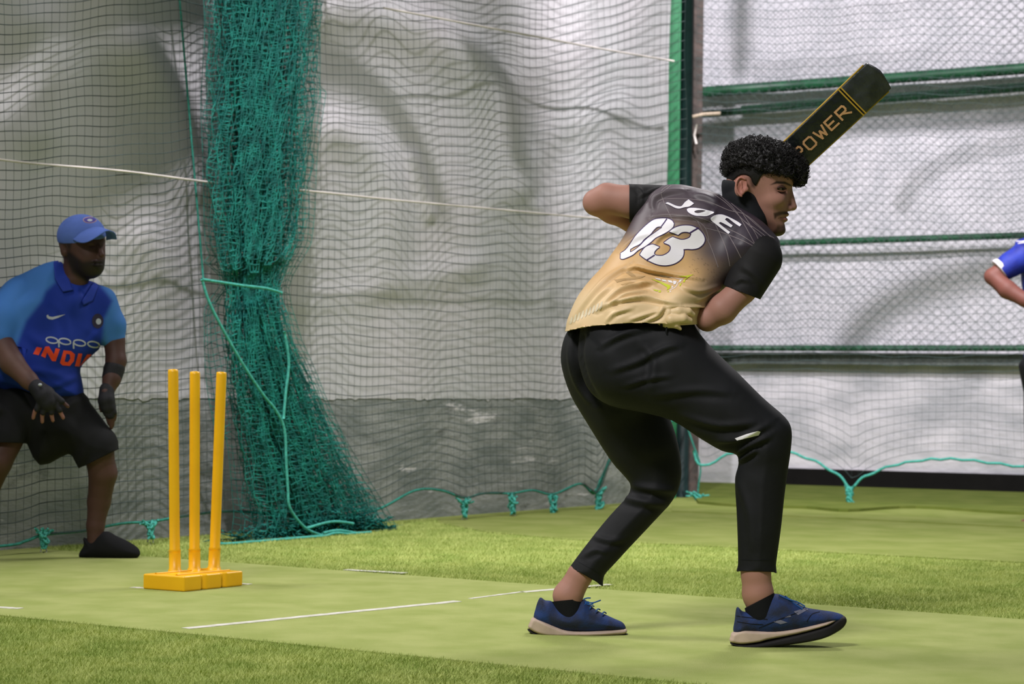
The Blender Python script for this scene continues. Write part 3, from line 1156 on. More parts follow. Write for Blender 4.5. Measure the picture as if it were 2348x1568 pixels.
ropeG([(463, 641), (485, 705), (545, 815), (600, 900), (632, 940), (652, 985), (656, 1060), (660, 1120), (665, 1165), (700, 1210), (740, 1228)], 0.2)
ropeG([(652, 760), (662, 830), (655, 900), (650, 960)], 0.2)
ropeG([(500, 1247), (620, 1246), (720, 1236), (770, 1222), (810, 1228), (850, 1239)], 0.24)
ropeG([(620, 1246), (720, 1248), (800, 1243), (830, 1228), (780, 1216), (740, 1222)], 0.23)
ropeG([(700, 1212), (760, 1196), (810, 1200)], 0.2)

# unseen tubes added above the frame, shaped to cast shadows on sheets and keeper
def shade_tube(name, path, wpx, pl, t, L=LKEY):
    pts = []
    for a, c in spline(path, 6):
        S = pl.hit(a, c)
        pts.append(S + (np.array(L) - S) * t)
    Y = pl.hit(*path[len(path) // 2])[1]
    o = MB().tube(pts, wpx / 2 * Y / F * (1 - t), 10).build(name, M_rust)
    tag(o, kind='structure')
shade_tube('shade_tube_2', [(640, 185), (790, 200), (870, 250), (930, 325), (965, 400), (1000, 500)], 72, LW, 0.42)
shade_tube('shade_tube_3', [(1420, 215), (1350, 235), (1270, 290), (1215, 370)], 85, LW, 0.42)
shade_tube('shade_tube_4', [(1090, 215), (1150, 240), (1190, 320), (1205, 470)], 55, LW, 0.42)
shade_tube('shade_tube_5', [(-200, 560), (40, 480), (150, 410), (270, 350), (420, 320)], 185, LW, 0.45)
shade_tube('shade_tube_11', [(-400, 180), (-100, 120), (120, 60), (440, 20)], 150, LW, 0.45)
shade_tube('shade_tube_6', [(1470, -80), (1480, 200), (1470, 520)], 110, LW, 0.42)
shade_tube('shade_tube_10', [(40, 520), (150, 700), (180, 1000)], 260, Plane((-5, 8.95), (5, 8.95)), 0.5)
shade_tube('shade_tube_7', [(1560, 320), (1760, 308), (2000, 282), (2450, 250)], 70, RW, 0.40, LKEY2)
shade_tube('shade_tube_8', [(1930, 830), (1985, 745), (2080, 685), (2200, 645), (2420, 600)], 60, RW, 0.50, LKEY2)
shade_tube('shade_tube_9', [(1702, -100), (1695, 190)], 42, RW, 0.52, LKEY2)

# ================================================================== PEOPLE
def c3(rgb): return np.array(lin(rgb))


def soft_poly(x, y, poly, w):
    """1 inside the polygon (px), fading over w px"""
    return 1 - sstep(-w, w, poly_sdf(x, y, poly))


SK = c3((162, 118, 104))

def cutmesh(V, Fc, planes):
    """trim cloth along picture lines a->b (the side to the right of a->b looking down the list is dropped), edge pulled onto the line"""
    V = V.copy()
    for (a, b_), box in planes:
        x, y = proj(V)
        e = np.array([b_[0] - a[0], b_[1] - a[1]], float); e /= np.linalg.norm(e)
        s = e[0] * (y - a[1]) - e[1] * (x - a[0])
        inb = (x > box[0]) & (x < box[2]) & (y > box[1]) & (y < box[3])
        out = (s > 0) & inb
        keepf = ~(out[Fc].all(1))
        strad = keepf & out[Fc].any(1)
        mv = np.unique(Fc[strad]); mv = mv[out[mv]]
        nrm = np.array([-e[1], e[0]])
        d = -s[mv][:, None] * nrm[None]
        dist = (V[mv] - CAMP) @ RN[:, 2] * -1
        V[mv] += (d[:, :1] * RN[:, 0][None] - d[:, 1:] * RN[:, 1][None]) * (dist / F)[:, None]
        Fc = Fc[keepf]
    used = np.unique(Fc)
    m = np.full(len(V), -1); m[used] = np.arange(len(used))
    return V[used], m[Fc]


def cut_line(pts, box):
    """polyline version: each piece trims inside its own x span"""
    out = []
    for a, b_ in zip(pts[:-1], pts[1:]):
        out.append(((a, b_), (a[0] if a is not pts[0] else box[0], box[1], b_[0] if b_ is not pts[-1] else box[2], box[3])))
    return out


# ------------------------------------------------------------------ batsman
YB, YF, YH = float(G(1320, 1457)[1]), float(G(1700, 1484)[1]), 6.33
body = SDF(0.012)
body.chain([(1440, 790, 6.3, 60), (1520, 660, 6.32, 70), (1610, 560, 6.34, 66), (1690, 490, 6.34, 38)], ky=1.0)
body.chain([(1420, 830, 6.37, 52), (1506, 1080, 6.42, 30), (1478, 1165, 6.42, 24), (1352, 1295, 6.41, 20)])
body.chain([(1480, 840, 6.27, 52), (1738, 1000, 6.18, 34), (1728, 1300, YF, 26)])
bV1 = body.mesh(0.009, 2)
legs = SDF(0.01)
legs.chain([(1364, 1272, 6.42, 22), (1330, 1318, YB, 28), (1302, 1366, YB, 33), (1305, 1405, YB, 26), (1370, 1438, YB, 9)])
legs.chain([(1731, 1270, YF, 34), (1733, 1315, YF, 33), (1738, 1362, YF, 35), (1745, 1405, YF, 28), (1850, 1420, YF, 10)])
bV2 = legs.mesh(0.004, 2)
arms = SDF(0.012)
arms.chain([(1550, 474, 6.35, 34), (1450, 463, 6.36, 37), (1392, 455, 6.38, 34), (1367, 464, 6.39, 29)])
arms.chain([(1367, 464, 6.39, 29), (1405, 480, 6.42, 32), (1452, 502, 6.46, 31), (1505, 555, 6.5, 24), (1545, 600, 6.52, 18)])
arms.chain([(1737, 590, 6.22, 44), (1703, 664, 6.2, 31), (1655, 710, 6.19, 33), (1622, 731, 6.2, 27)])
arms.chain([(1622, 731, 6.2, 27), (1614, 680, 6.34, 30), (1600, 610, 6.5, 19)])
# hands closed round the grip: palm, four fingers of unequal length, thumb from the side
GA, GB = P(1535, 622, 6.56), P(2014, 172, 6.33)
AX = (GB - GA) / np.linalg.norm(GB - GA)
S1 = np.cross(AX, [0, 1, 0]); S1 /= np.linalg.norm(S1)
S2 = np.cross(AX, S1)
def grip_hand(t0, wrist, sd):
    c = GA + AX * t0
    arms.chain([(0, 0, 1, 0)][:0])
    pal = c + S2 * 0.03
    arms.cone(wrist, pal, 0.024, 0.022)
    for i, (ln_, r_) in enumerate([(2.5, .0088), (2.9, .0092), (2.75, .0090), (2.2, .0078)]):
        o = c + AX * (0.033 - i * 0.021)
        prev = None
        for j in range(6):
            a = sd * (0.2 + ln_ * j / 5 * 1.25)
            q = o + (S2 * math.cos(a) + S1 * math.sin(a)) * (0.024 + 0.004 * math.sin(j))
            if prev is not None: arms.cone(prev, q, r_, r_ * 0.94, 0.003)
            prev = q
    th = [pal + AX * 0.02, c + AX * 0.045 + S1 * -sd * 0.022 + S2 * 0.016, c + AX * 0.062 + S1 * -sd * 0.024 - S2 * 0.012]
    arms.cone(th[0], th[1], 0.012, 0.0105, 0.004); arms.cone(th[1], th[2], 0.0105, 0.009, 0.003)
grip_hand(0.06, P(1545, 600, 6.54), 1)
grip_hand(0.16, P(1600, 600, 6.52), 1)
bV3 = arms.mesh(0.0045, 2)

head = SDF(0.006)
fp = [(1668, 385), (1672, 352), (1700, 332), (1745, 326), (1790, 340), (1813, 370), (1820, 400), (1820, 420), (1812, 437), (1810, 455), (1808, 470), (1805, 484), (1801, 498),
      (1798, 508), (1799, 518), (1794, 531), (1783, 541), (1768, 537), (1745, 514), (1722, 486), (1708, 462), (1690, 446), (1672, 425)]
head.infl(fp, YH, 60, 0.073, ns=5, Dfun=[(1735, 390, YH, 0.076), (1690, 420, YH, 0.070), (1790, 380, YH, 0.070), (1780, 450, YH, 0.068), (1740, 490, YH, 0.060), (1785, 525, YH, 0.046), (1800, 490, YH, 0.056)])
head.cone(P(1700, 440, YH), P(1705, 500, YH + 0.01), 0.050, 0.056, 0.02)
def hp(px, py, dy): return P(px, py, YH + dy)
s_ = YH / F
# nose
head.cone(hp(1811, 434, 0), hp(1819, 473, 0), 0.0065, 0.0100, 0.008)
head.ell(hp(1816, 475, 0), (9 * s_, 0.0125, 8 * s_), 0.006)
head.ell(hp(1809, 478, -0.013), (8 * s_, 0.0075, 6.5 * s_), 0.005)
head.ell(hp(1809, 478, 0.013), (8 * s_, 0.0075, 6.5 * s_), 0.005)
head.ell(hp(1815, 484, -0.0085), (4.5 * s_, 0.004, 2.2 * s_), 0.002, sub=True)
# brow, cheek, lips, chin
head.cone(hp(1774, 421, -0.052), hp(1806, 422, -0.026), 0.006, 0.0065, 0.008)
head.ell(hp(1776, 459, -0.045), (22 * s_, 0.020, 16 * s_), 0.014)
head.ell(hp(1797, 436, -0.050), (15 * s_, 0.017, 8.5 * s_), 0.006, sub=True)
head.ell(hp(1801, 492, 0), (8 * s_, 0.024, 5 * s_), 0.004)
head.ell(hp(1798, 504, 0), (8 * s_, 0.023, 5.5 * s_), 0.004)
head.cone(hp(1784, 499, -0.034), hp(1805, 498, -0.018), 0.0016, 0.0020, 0.002, sub=True)
head.ell(hp(1788, 528, 0), (13 * s_, 0.026, 12 * s_), 0.008)
# ear
Me = Matrix.Rotation(math.radians(14), 3, 'Y') @ Matrix.Rotation(math.radians(-14), 3, 'Z')
head.ell(hp(1699, 428, -0.076), (14 * s_, 0.008, 23 * s_), 0.003, M=Me)
head.ell(hp(1702, 427, -0.086), (9 * s_, 0.008, 17 * s_), 0.003, sub=True, M=Me)
for a_, b2 in zip(spline([(1709,411),(1698,407),(1690,415),(1688,429),(1693,443),(1700,450)],4)[:-1],spline([(1709,411),(1698,407),(1690,415),(1688,429),(1693,443),(1700,450)],4)[1:]): head.cone(hp(*a_, -0.083), hp(*b2, -0.083), 0.0030, 0.0030, 0.002)
head.cone(hp(1699, 418, -0.081), hp(1703, 438, -0.081), 0.0020, 0.0022, 0.002)
head.ell(hp(1712, 434, -0.078), (5 * s_, 0.005, 5 * s_), 0.004)
bV4 = head.mesh(0.0021, 2)
bV, bF = join(bV1, bV2, bV3, bV4)
batsman = mesh_obj('person', bV, bF, M_skin)
tag(batsman, 'batsman in grey and gold shirt number 03 stepping forward with raised bat', 'person')
x, y = proj(bV)
n1 = len(bV) - len(bV4[0])
col = np.tile(SK, (len(bV), 1))
nz_ = (np.sin(x * 0.11) * np.sin(y * 0.13 + 1) * 0.5 + np.sin(x * 0.031 + y * 0.05))[:, None]
col *= 1 + 0.05 * nz_
hm = np.zeros(len(bV)); hm[n1:] = 1
def blend(mask, rgb, a):
    global col
    m = (mask * hm * a)[:, None]
    col = col * (1 - m) + c3(rgb) * m
blend(soft_poly(x, y, [(1712, 452), (1730, 458), (1760, 505), (1790, 515), (1810, 512), (1805, 560), (1770, 560), (1730, 510)], 8), (66, 44, 36), 0.62)
blend(soft_poly(x, y, [(1774, 489), (1786, 485), (1800, 484), (1810, 487), (1808, 492), (1794, 492), (1782, 496), (1776, 503)], 2.5), (40, 26, 22), 0.85)
blend(soft_poly(x, y, [(1783, 520), (1800, 516), (1802, 530), (1790, 545), (1775, 545), (1770, 533)], 4), (38, 26, 22), 0.7)
blend(soft_poly(x, y, [(1766, 424), (1780, 415), (1800, 416), (1815, 424), (1815, 428), (1800, 422), (1782, 421)], 2.0), (24, 16, 14), 0.95)
blend(soft_poly(x, y, [(1718, 400), (1742, 400), (1738, 415), (1730, 432), (1722, 428)], 5), (50, 36, 32), 0.8)
blend(soft_poly(x, y, [(1785, 500), (1804, 498), (1803, 508), (1792, 508)], 2), (132, 76, 70), 0.6)
blend(soft_poly(x, y, [(1775, 430), (1800, 428), (1802, 442), (1780, 443)], 4), (84, 54, 46), 0.55)
blend(soft_poly(x, y, [(1682, 405), (1700, 400), (1714, 415), (1716, 450), (1700, 455), (1688, 440)], 5), (176, 112, 98), 0.6)
set_dye(batsman, col)

# eye
eb = SDF(0.001)
EC = hp(1790, 433, -0.046)
eb.ell(EC, (0.0110, 0.0112, 0.0075))
mesh_obj('eyeball', *eb.mesh(0.0014, 1), M_eye, batsman)
eb = SDF(0.001)
eb.ell(EC + np.array([0.0055, -0.0082, 0.0002]), (0.0056, 0.0036, 0.0056))
mesh_obj('iris', *eb.mesh(0.0009, 1), M_iris, batsman)
b = MB()
b.tube(spline([hp(1777, 434, -0.0585), hp(1786, 429.5, -0.0608), hp(1796, 429, -0.0575), hp(1803, 433, -0.048)], 5), [0.0018] * 4 + [0.0030] * 8 + [0.0020] * 4, 6)
b.build('upper_eyelid', mat('lid_dark', (58, 36, 32), 0.6), batsman)
MB().tube(spline([hp(1778, 435, -0.0585), hp(1788, 438, -0.0600), hp(1798, 438, -0.0545), hp(1803, 435, -0.048)], 5), 0.0016, 6).build('lower_eyelid', mat('lid', (128, 84, 70), 0.6), batsman)

# hair
hpoly = [(1660, 385), (1664, 356), (1680, 334), (1701, 323), (1723, 319), (1744, 324), (1774, 330), (1802, 335), (1828, 352), (1844, 370), (1850, 392), (1848, 410), (1836, 424), (1826, 420),
         (1815, 408), (1791, 404), (1756, 400), (1742, 404), (1726, 400), (1700, 396), (1680, 398), (1662, 400)]
skull = head.ops[0]
def hair_layer(off, poly):
    q = SDF(0.006)
    q.ops.append(skull)
    q.lo, q.hi = P(1650, 450, YH) - np.array([0, 0.1, 0]), P(1860, 310, YH) + np.array([0, 0.1, 0])
    q.off(off)
    q.clip(poly, YH)
    return q
hr = hair_layer(0.0115, [(1640, 300), (1880, 300), (1870, 380), (1850, 430), (1826, 425), (1816, 410), (1791, 407), (1756, 403), (1742, 398), (1715, 388), (1690, 386), (1662, 392), (1645, 390)])
hr.infl(hpoly, YH, 60, 0.083, ns=4, Dfun=[(1735, 360, YH, 0.090), (1680, 380, YH, 0.080), (1830, 390, YH, 0.062)])
hV1, hF1 = hr.mesh(0.0033, 2)
h2 = hair_layer(0.0035, [(1640, 350), (1760, 350), (1756, 398), (1742, 406), (1734, 418), (1727, 430), (1719, 422), (1714, 411), (1700, 405), (1688, 408), (1681, 416), (1676, 428), (1645, 426)])
hV2, hF2 = h2.mesh(0.0028, 1)
hV, hF = join((hV1, hF1), (hV2, hF2))
hN = vnormals(hV, hF)
x, y = proj(hV)
top = sstep(432, 392, y + (1740 - x) * 0.10) * (np.arange(len(x)) < len(hV1))
disp = 0.0035 * (np.sin(x * 0.33 + 2 * np.sin(y * 0.21)) * np.sin(y * 0.36 + 2 * np.sin(x * 0.17)) + 0.5 * np.sin(hV[:, 1] * 190 + x * .2))
hV = hV + hN * (disp * top)[:, None]
hair = mesh_obj('hair', hV, hF, M_hair, batsman)
b = MB()
cand = np.nonzero(top > 0.35)[0]
for i in rng.choice(cand, 2300):
    p, n = hV[i], hN[i]
    fr_ = sstep(1780, 1850, x[i])
    t1 = np.cross(n, [0.3, 0.4, 0.8]); t1 /= np.linalg.norm(t1) + 1e-9
    t2 = np.cross(n, t1)
    L = rng.uniform(0.008, 0.018) * (1 + 0.5 * fr_)
    R0 = rng.uniform(0.002, 0.0045)
    a0, tw = rng.uniform(0, 6.28), rng.choice([-1, 1])
    d = t1 * math.cos(a0) + t2 * math.sin(a0)
    e = np.cross(n, d)
    q = []
    for j in range(11):
        u_ = j / 10
        an = tw * u_ * rng.uniform(5.0, 5.4) + a0
        q.append(p - n * 0.003 + d * (L * (u_ - 0.5)) + n * (0.004 + R0 * math.sin(an) + 0.004 * math.sin(u_ * 3.14)) + e * R0 * math.cos(an))
    b.tube(q, np.linspace(0.0011, 0.0005, 11), 3, cap=False)
# forelock ringlets
for k in range(60):
    p = hp(rng.uniform(1822, 1852), rng.uniform(375, 420), rng.uniform(-0.05, 0.05))
    q, a0 = [], rng.uniform(0, 6.28)
    for j in range(14):
        u_ = j / 13
        q.append(p + np.array([0.004 * math.cos(a0 + 7 * u_) + 0.004 * u_, 0.004 * math.sin(a0 + 7 * u_), -0.014 * u_ + 0.003 * math.sin(a0 + 7 * u_)]))
    b.tube(q, np.linspace(0.0011, 0.0005, 14), 4, cap=False)
b.build('curls', M_hair, hair)

# collar round the neck
ck = SDF(0.01)
ck.chain([(1716, 500, 6.34, 52), (1704, 455, 6.335, 47), (1692, 428, 6.33, 38)])
ck.cut(RN @ np.array([0.22, 1, 0]), P(1690, 419, 6.33))
ck.cut(RN @ np.array([-0.75, 1.0, 0]) * 1.0, P(1735, 478, 6.33)) if False else None
cV, cF = ck.mesh(0.0035, 1)
mesh_obj('neck_gaiter', cV, cF, M_collar, batsman)

# trousers
tr = SDF(0.012)
near = [(1345, 705), (1400, 685), (1520, 690), (1572, 706), (1594, 750), (1622, 788), (1680, 847), (1742, 910), (1793, 955), (1808, 985), (1806, 1030), (1799, 1080), (1791, 1140), (1783, 1210), (1772, 1290),
        (1770, 1330), (1682, 1330), (1686, 1290), (1685, 1220), (1682, 1150), (1680, 1095), (1688, 1062), (1682, 1040), (1650, 1032), (1600, 1003), (1540, 964), (1470, 945), (1400, 930), (1355, 900), (1332, 850), (1326, 795)]
tr.infl(near, 6.24, 88, 0.1, ns=3, Dfun=[(1430, 720, 6.26, 0.112), (1430, 790, 6.25, 0.132), (1400, 850, 6.25, 0.135), (1550, 860, 6.22, 0.115), (1700, 960, 6.18, 0.085), (1750, 1010, 6.17, 0.076), (1740, 1100, 6.175, 0.070), (1730, 1200, YF, 0.062), (1727, 1300, YF, 0.058)])
rear = [(1400, 705), (1362, 716), (1318, 742), (1297, 766), (1286, 805), (1288, 845), (1308, 905), (1343, 965), (1400, 1055), (1432, 1092), (1447, 1114), (1438, 1140), (1400, 1182), (1350, 1242), (1303, 1305), (1296, 1325), (1375, 1352), (1385, 1320),
        (1412, 1290), (1450, 1250), (1500, 1197), (1545, 1147), (1563, 1100), (1562, 1050), (1549, 992), (1530, 940), (1500, 860), (1440, 760)]
tr.infl(rear, 6.4, 80, 0.1, ns=3, Dfun=[(1350, 790, 6.37, 0.12), (1400, 900, 6.40, 0.11), (1480, 1000, 6.42, 0.088), (1510, 1090, 6.43, 0.080), (1440, 1180, 6.42, 0.066), (1340, 1310, YB, 0.060)])
tV, tF = tr.mesh(0.0055, 2)
TFL = [([(1378, 795), (1410, 775), (1450, 760), (1500, 750)], 0.004, 7), ([(1400, 850), (1460, 830), (1520, 800), (1560, 790)], 0.004, 8),
                    ([(1430, 885), (1490, 868), (1540, 862)], 0.003, 6), ([(1500, 905), (1600, 895), (1680, 900)], 0.003, 9), ([(1560, 950), (1650, 975), (1740, 968)], 0.004, 8),
                    ([(1640, 1010), (1700, 1005), (1770, 968)], 0.005, 8), ([(1685, 1040), (1715, 1022), (1765, 1000)], 0.006, 7), ([(1688, 1062), (1720, 1040), (1735, 1030)], 0.005, 6),
                    ([(1450, 1112), (1490, 1120), (1550, 1125)], 0.005, 9), ([(1425, 1140), (1470, 1150), (1530, 1158)], 0.004, 9), ([(1360, 1230), (1400, 1240), (1430, 1236)], 0.003, 7),
                    ([(1335, 760), (1325, 810), (1338, 870), (1370, 920)], -0.010, 9), ([(1690, 1100), (1720, 1180), (1725, 1270)], 0.003, 12),
                    ([(1340, 1275), (1365, 1262), (1390, 1266)], 0.003, 6), ([(1476, 790), (1500, 830), (1490, 900)], 0.003, 10)]
tV = folds(tV, tF, [(a, h * 2.1, w) for a, h, w in TFL])
tV, tF = cutmesh(tV, tF, [(((1307, 1299), (1366, 1333)), (1250, 1250, 1420, 1400)), (((1680, 1308), (1768, 1311)), (1640, 1250, 1820, 1400))])
trousers = mesh_obj('trousers', tV, tF, M_black_cloth, batsman)
trousers.modifiers.new('thick', 'SOLIDIFY').thickness = 0.003
tb_ = bvh_of(tV, tF)
decal('reflective_flash', tb_, [[[(1685, 1005), (1712, 995), (1738, 988), (1744, 990), (1740, 998), (1715, 1004), (1690, 1010)]]], M_num, trousers, 0.0015)
for pts_ in ([(1683, 1281), (1725, 1284), (1773, 1283)], [(1318, 1283), (1350, 1300), (1380, 1318)]):
    decal('hem_seam', tb_, ribbon_poly(pts_, 1.6), M_collar, trousers, 0.0012)
# knotted drawstring at the waist
b = MB()
for k in range(5):
    c = P(1530 + rng.uniform(-8, 8), 742 + rng.uniform(-8, 8), 6.13)
    an = np.linspace(0, 6.5, 16)
    b.tube([c + np.array([0.009 * math.cos(t + k), 0.006 * math.sin(2 * t), 0.008 * math.sin(t)]) for t in an], 0.0042, 6)
b.tube(spline([P(1530, 745, 6.12), P(1528, 760, 6.12), P(1532, 772, 6.125)], 5), 0.003, 6)
b.tube(spline([P(1538, 745, 6.12), P(1552, 752, 6.125), P(1562, 758, 6.13)], 5), 0.004, 6)
b.build('drawstring', M_collar, trousers)

# shirt
sh = SDF(0.012)
spoly = [(1286, 830), (1290, 790), (1297, 755), (1302, 730), (1323, 682), (1350, 645), (1380, 612), (1405, 578), (1428, 545), (1448, 508), (1468, 470), (1490, 438), (1520, 423), (1560, 420), (1600, 428), (1645, 441), (1662, 452),
         (1700, 474), (1740, 504), (1768, 532), (1786, 560), (1775, 600), (1725, 645), (1680, 655), (1660, 670), (1640, 690), (1612, 716), (1604, 745), (1606, 800), (1600, 840), (1450, 850)]
sh.infl(spoly, 6.3, 105, 0.13, ns=4, Dfun=[(1440, 740, 6.28, 0.172), (1330, 740, 6.31, 0.185), (1560, 720, 6.26, 0.160), (1500, 620, 6.31, 0.140), (1560, 540, 6.33, 0.135), (1640, 520, 6.33, 0.125), (1720, 570, 6.27, 0.115), (1540, 460, 6.34, 0.10)])
# bunched cloth at the right hip
sV, sF = sh.mesh(0.0035, 2)
FL = [([(1436, 618), (1453, 613), (1466, 614), (1491, 620), (1525, 626), (1553, 632), (1610, 640)], 0.007, 4.5), ([(1376, 706), (1419, 666), (1467, 652), (1500, 648)], 0.006, 5),
      ([(1368, 714), (1400, 696), (1440, 686), (1478, 683), (1520, 691), (1560, 697)], 0.007, 4.5), ([(1530, 701), (1570, 704), (1625, 699), (1655, 685)], 0.006, 4),
      ([(1310, 735), (1345, 690), (1390, 640), (1440, 606)], 0.005, 6), ([(1494, 497), (1530, 494), (1588, 498), (1620, 506)], 0.004, 5), ([(1400, 700), (1430, 676), (1480, 668)], 0.004, 4),
      ([(1340, 715), (1370, 680), (1400, 655)], 0.004, 5), ([(1480, 735), (1510, 722), (1523, 700)], 0.006, 5), ([(1440, 735), (1480, 722), (1515, 712)], 0.004, 5), ([(1390, 738), (1410, 718), (1450, 706)], 0.004, 5),
      ([(1420, 575), (1460, 545), (1500, 535)], 0.003, 6), ([(1500, 560), (1520, 540), (1550, 530)], 0.003, 5), ([(1495, 480), (1500, 455), (1530, 440), (1570, 436)], 0.005, 6), ([(1590, 445), (1620, 452), (1650, 466)], 0.005, 6),
      ([(1560, 655), (1600, 668), (1650, 655)], 0.004, 5), ([(1600, 690), (1630, 672), (1655, 660)], 0.004, 4), ([(1640, 480), (1630, 500), (1600, 505)], 0.003, 6), ([(1445, 640), (1480, 650), (1520, 668)], 0.003, 6)]
FL = [(a, h * 1.7, w * 0.95) for a, h, w in FL]
sV = folds(sV, sF, FL)
sV, sF = cutmesh(sV, sF, cut_line([(1290, 760), (1345, 748), (1400, 743), (1470, 739), (1520, 742), (1560, 746), (1620, 742)], (1200, 700, 1700, 900)))
kn = SDF(0.003)
kn.chain([(1500, 712, 6.165, 8), (1528, 720, 6.128, 14), (1556, 714, 6.118, 13), (1578, 714, 6.122, 9), (1589, 721, 6.13, 6)])
kn.chain([(1508, 728, 6.15, 9), (1538, 733, 6.113, 13), (1566, 730, 6.112, 11), (1582, 735, 6.122, 7)])
kn.chain([(1505, 738, 6.155, 7), (1530, 742, 6.125, 10), (1550, 745, 6.117, 8), (1560, 754, 6.12, 4)])
kn.chain([(1520, 712, 6.15, 5), (1545, 706, 6.145, 6), (1572, 708, 6.145, 5)])
kV, kF = kn.mesh(0.0028, 1)
nV = len(sV)
sV, sF = join((sV, sF), (kV, kF))
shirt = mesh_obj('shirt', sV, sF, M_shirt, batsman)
shirt.modifiers.new('thick', 'SOLIDIFY').thickness = 0.002
x, y = proj(sV)
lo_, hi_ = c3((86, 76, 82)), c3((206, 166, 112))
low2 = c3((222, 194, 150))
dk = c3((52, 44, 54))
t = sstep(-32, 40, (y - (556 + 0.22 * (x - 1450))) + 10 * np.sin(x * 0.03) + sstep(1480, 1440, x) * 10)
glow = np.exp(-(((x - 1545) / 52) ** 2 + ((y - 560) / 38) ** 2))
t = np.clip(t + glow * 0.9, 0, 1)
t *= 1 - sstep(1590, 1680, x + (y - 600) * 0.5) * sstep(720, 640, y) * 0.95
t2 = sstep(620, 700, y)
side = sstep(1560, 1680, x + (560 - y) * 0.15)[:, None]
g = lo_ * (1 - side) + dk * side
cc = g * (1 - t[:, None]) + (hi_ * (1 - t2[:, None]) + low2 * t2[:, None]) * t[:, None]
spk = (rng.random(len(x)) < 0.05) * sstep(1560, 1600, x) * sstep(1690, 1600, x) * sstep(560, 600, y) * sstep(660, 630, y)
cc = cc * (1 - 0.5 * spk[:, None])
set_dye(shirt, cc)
sb = bvh_of(sV, sF)
Z7 = lambda L: [(1400 + a / 7.128, 410 + b_ / 7.128) for a, b_ in L]
Z1 = lambda L: [(1440 + a / 11.74, 600 + b_ / 11.74) for a, b_ in L]
Z2 = lambda L: [(1280 + a / 3.733, 380 + b_ / 3.733) for a, b_ in L]
# thin pattern lines
thin = []
for L in ([(940, 170), (880, 235), (960, 430), (980, 460)], [(1190, 470), (1300, 680), (1370, 870)], [(1330, 470), (1430, 690), (1470, 860)], [(1110, 420), (1250, 520), (1290, 640)], [(1380, 250), (1530, 400), (1700, 700)],
          [(1330, 240), (1450, 330), (1600, 480), (1780, 640)], [(1480, 320), (1600, 420), (1760, 560), (1850, 620)], [(1560, 380), (1700, 600), (1720, 700)], [(1440, 560), (1520, 700), (1600, 860)],
          [(1060, 180), (1200, 200), (1380, 250), (1560, 330)], [(860, 300), (960, 280), (1250, 300), (1460, 380), (1620, 430), (1840, 630)], [(820, 440), (1150, 435), (1350, 500), (1560, 590), (1720, 700)],
          [(1250, 530), (1400, 570), (1600, 650), (1750, 740)], [(1500, 310), (1640, 380), (1760, 470)], [(880, 235), (1000, 150), (1100, 160), (1200, 200)], [(1600, 480), (1720, 560), (1820, 640)]):
    thin += ribbon_poly(Z2(L), 1.5, 5)
decal('pattern_line', sb, thin, M_thin, shirt, 0.0008)
three = smooth_loop(Z7([(960, 860), (1050, 800), (1150, 768), (1250, 762), (1340, 775), (1430, 820), (1500, 890), (1535, 960), (1535, 1020), (1500, 1080), (1430, 1130), (1340, 1148), (1260, 1145), (1190, 1150), (1195, 1200), (1180, 1270),
            (1130, 1330), (1050, 1380), (950, 1408), (850, 1412), (750, 1392), (640, 1345), (560, 1300), (500, 1255), (480, 1235), (530, 1160), (580, 1110), (650, 1080), (700, 1075), (800, 1115), (760, 1140), (720, 1185),
            (710, 1220), (740, 1250), (830, 1258), (900, 1235), (960, 1190), (985, 1130), (965, 1085), (900, 1055), (870, 1045), (950, 985), (1015, 950), (1080, 975), (1150, 995), (1220, 990), (1290, 960), (1320, 910),
            (1300, 880), (1230, 865), (1160, 875), (1105, 915), (1050, 895)]))
zero_o = smooth_loop(Z7([(165, 1215), (240, 1165), (310, 1080), (400, 945), (500, 835), (600, 742), (700, 672), (800, 648), (920, 648), (1000, 680), (1035, 730), (1020, 785), (960, 840), (860, 900), (740, 960), (660, 1030), (560, 1105),
             (450, 1165), (370, 1235), (280, 1280), (200, 1308), (162, 1300)]))
zero_i = smooth_loop(Z7([(318, 1200), (318, 1152), (380, 1112), (480, 1062), (550, 985), (650, 905), (700, 842), (760, 787), (835, 775), (840, 800), (740, 870), (640, 940), (560, 1010), (495, 1080), (430, 1135), (360, 1182)]))
for L_, w_ in ((three, 4.2), (zero_o, 3.6), (zero_i, 3.2)):
    decal('number_outline', sb, ribbon_poly(L_, w_, 1, True), M_purple, shirt, 0.0014, 5)
decal('number_three', sb, [[three]], M_num, shirt, 0.0026, 5)
decal('number_zero', sb, [[zero_o, zero_i]], M_num, shirt, 0.0026, 5)
for L_, w_ in (([(1440, 800), (1360, 845), (1290, 890)], 3.6), ([(585, 1330), (650, 1290), (720, 1245)], 3.2), ([(920, 650), (880, 710), (830, 775)], 2.6)):
    decal('number_outline', sb, ribbon_poly(Z7(L_), w_, 2), M_purple, shirt, 0.0032, 5)
Jp = smooth_loop(Z7([(895, 400), (940, 382), (1050, 430), (1120, 448), (1165, 440), (1215, 380), (1275, 335), (1365, 400), (1290, 450), (1200, 465), (1130, 485), (1060, 475), (960, 425)]), 3)
Oo = smooth_loop(Z7([(1245, 495), (1290, 475), (1400, 475), (1560, 505), (1690, 540), (1690, 555), (1580, 605), (1480, 608), (1380, 600), (1290, 560), (1255, 525)]), 3)
Oi = smooth_loop(Z7([(1368, 530), (1420, 512), (1500, 510), (1560, 522), (1500, 545), (1430, 560), (1380, 550)]), 3)
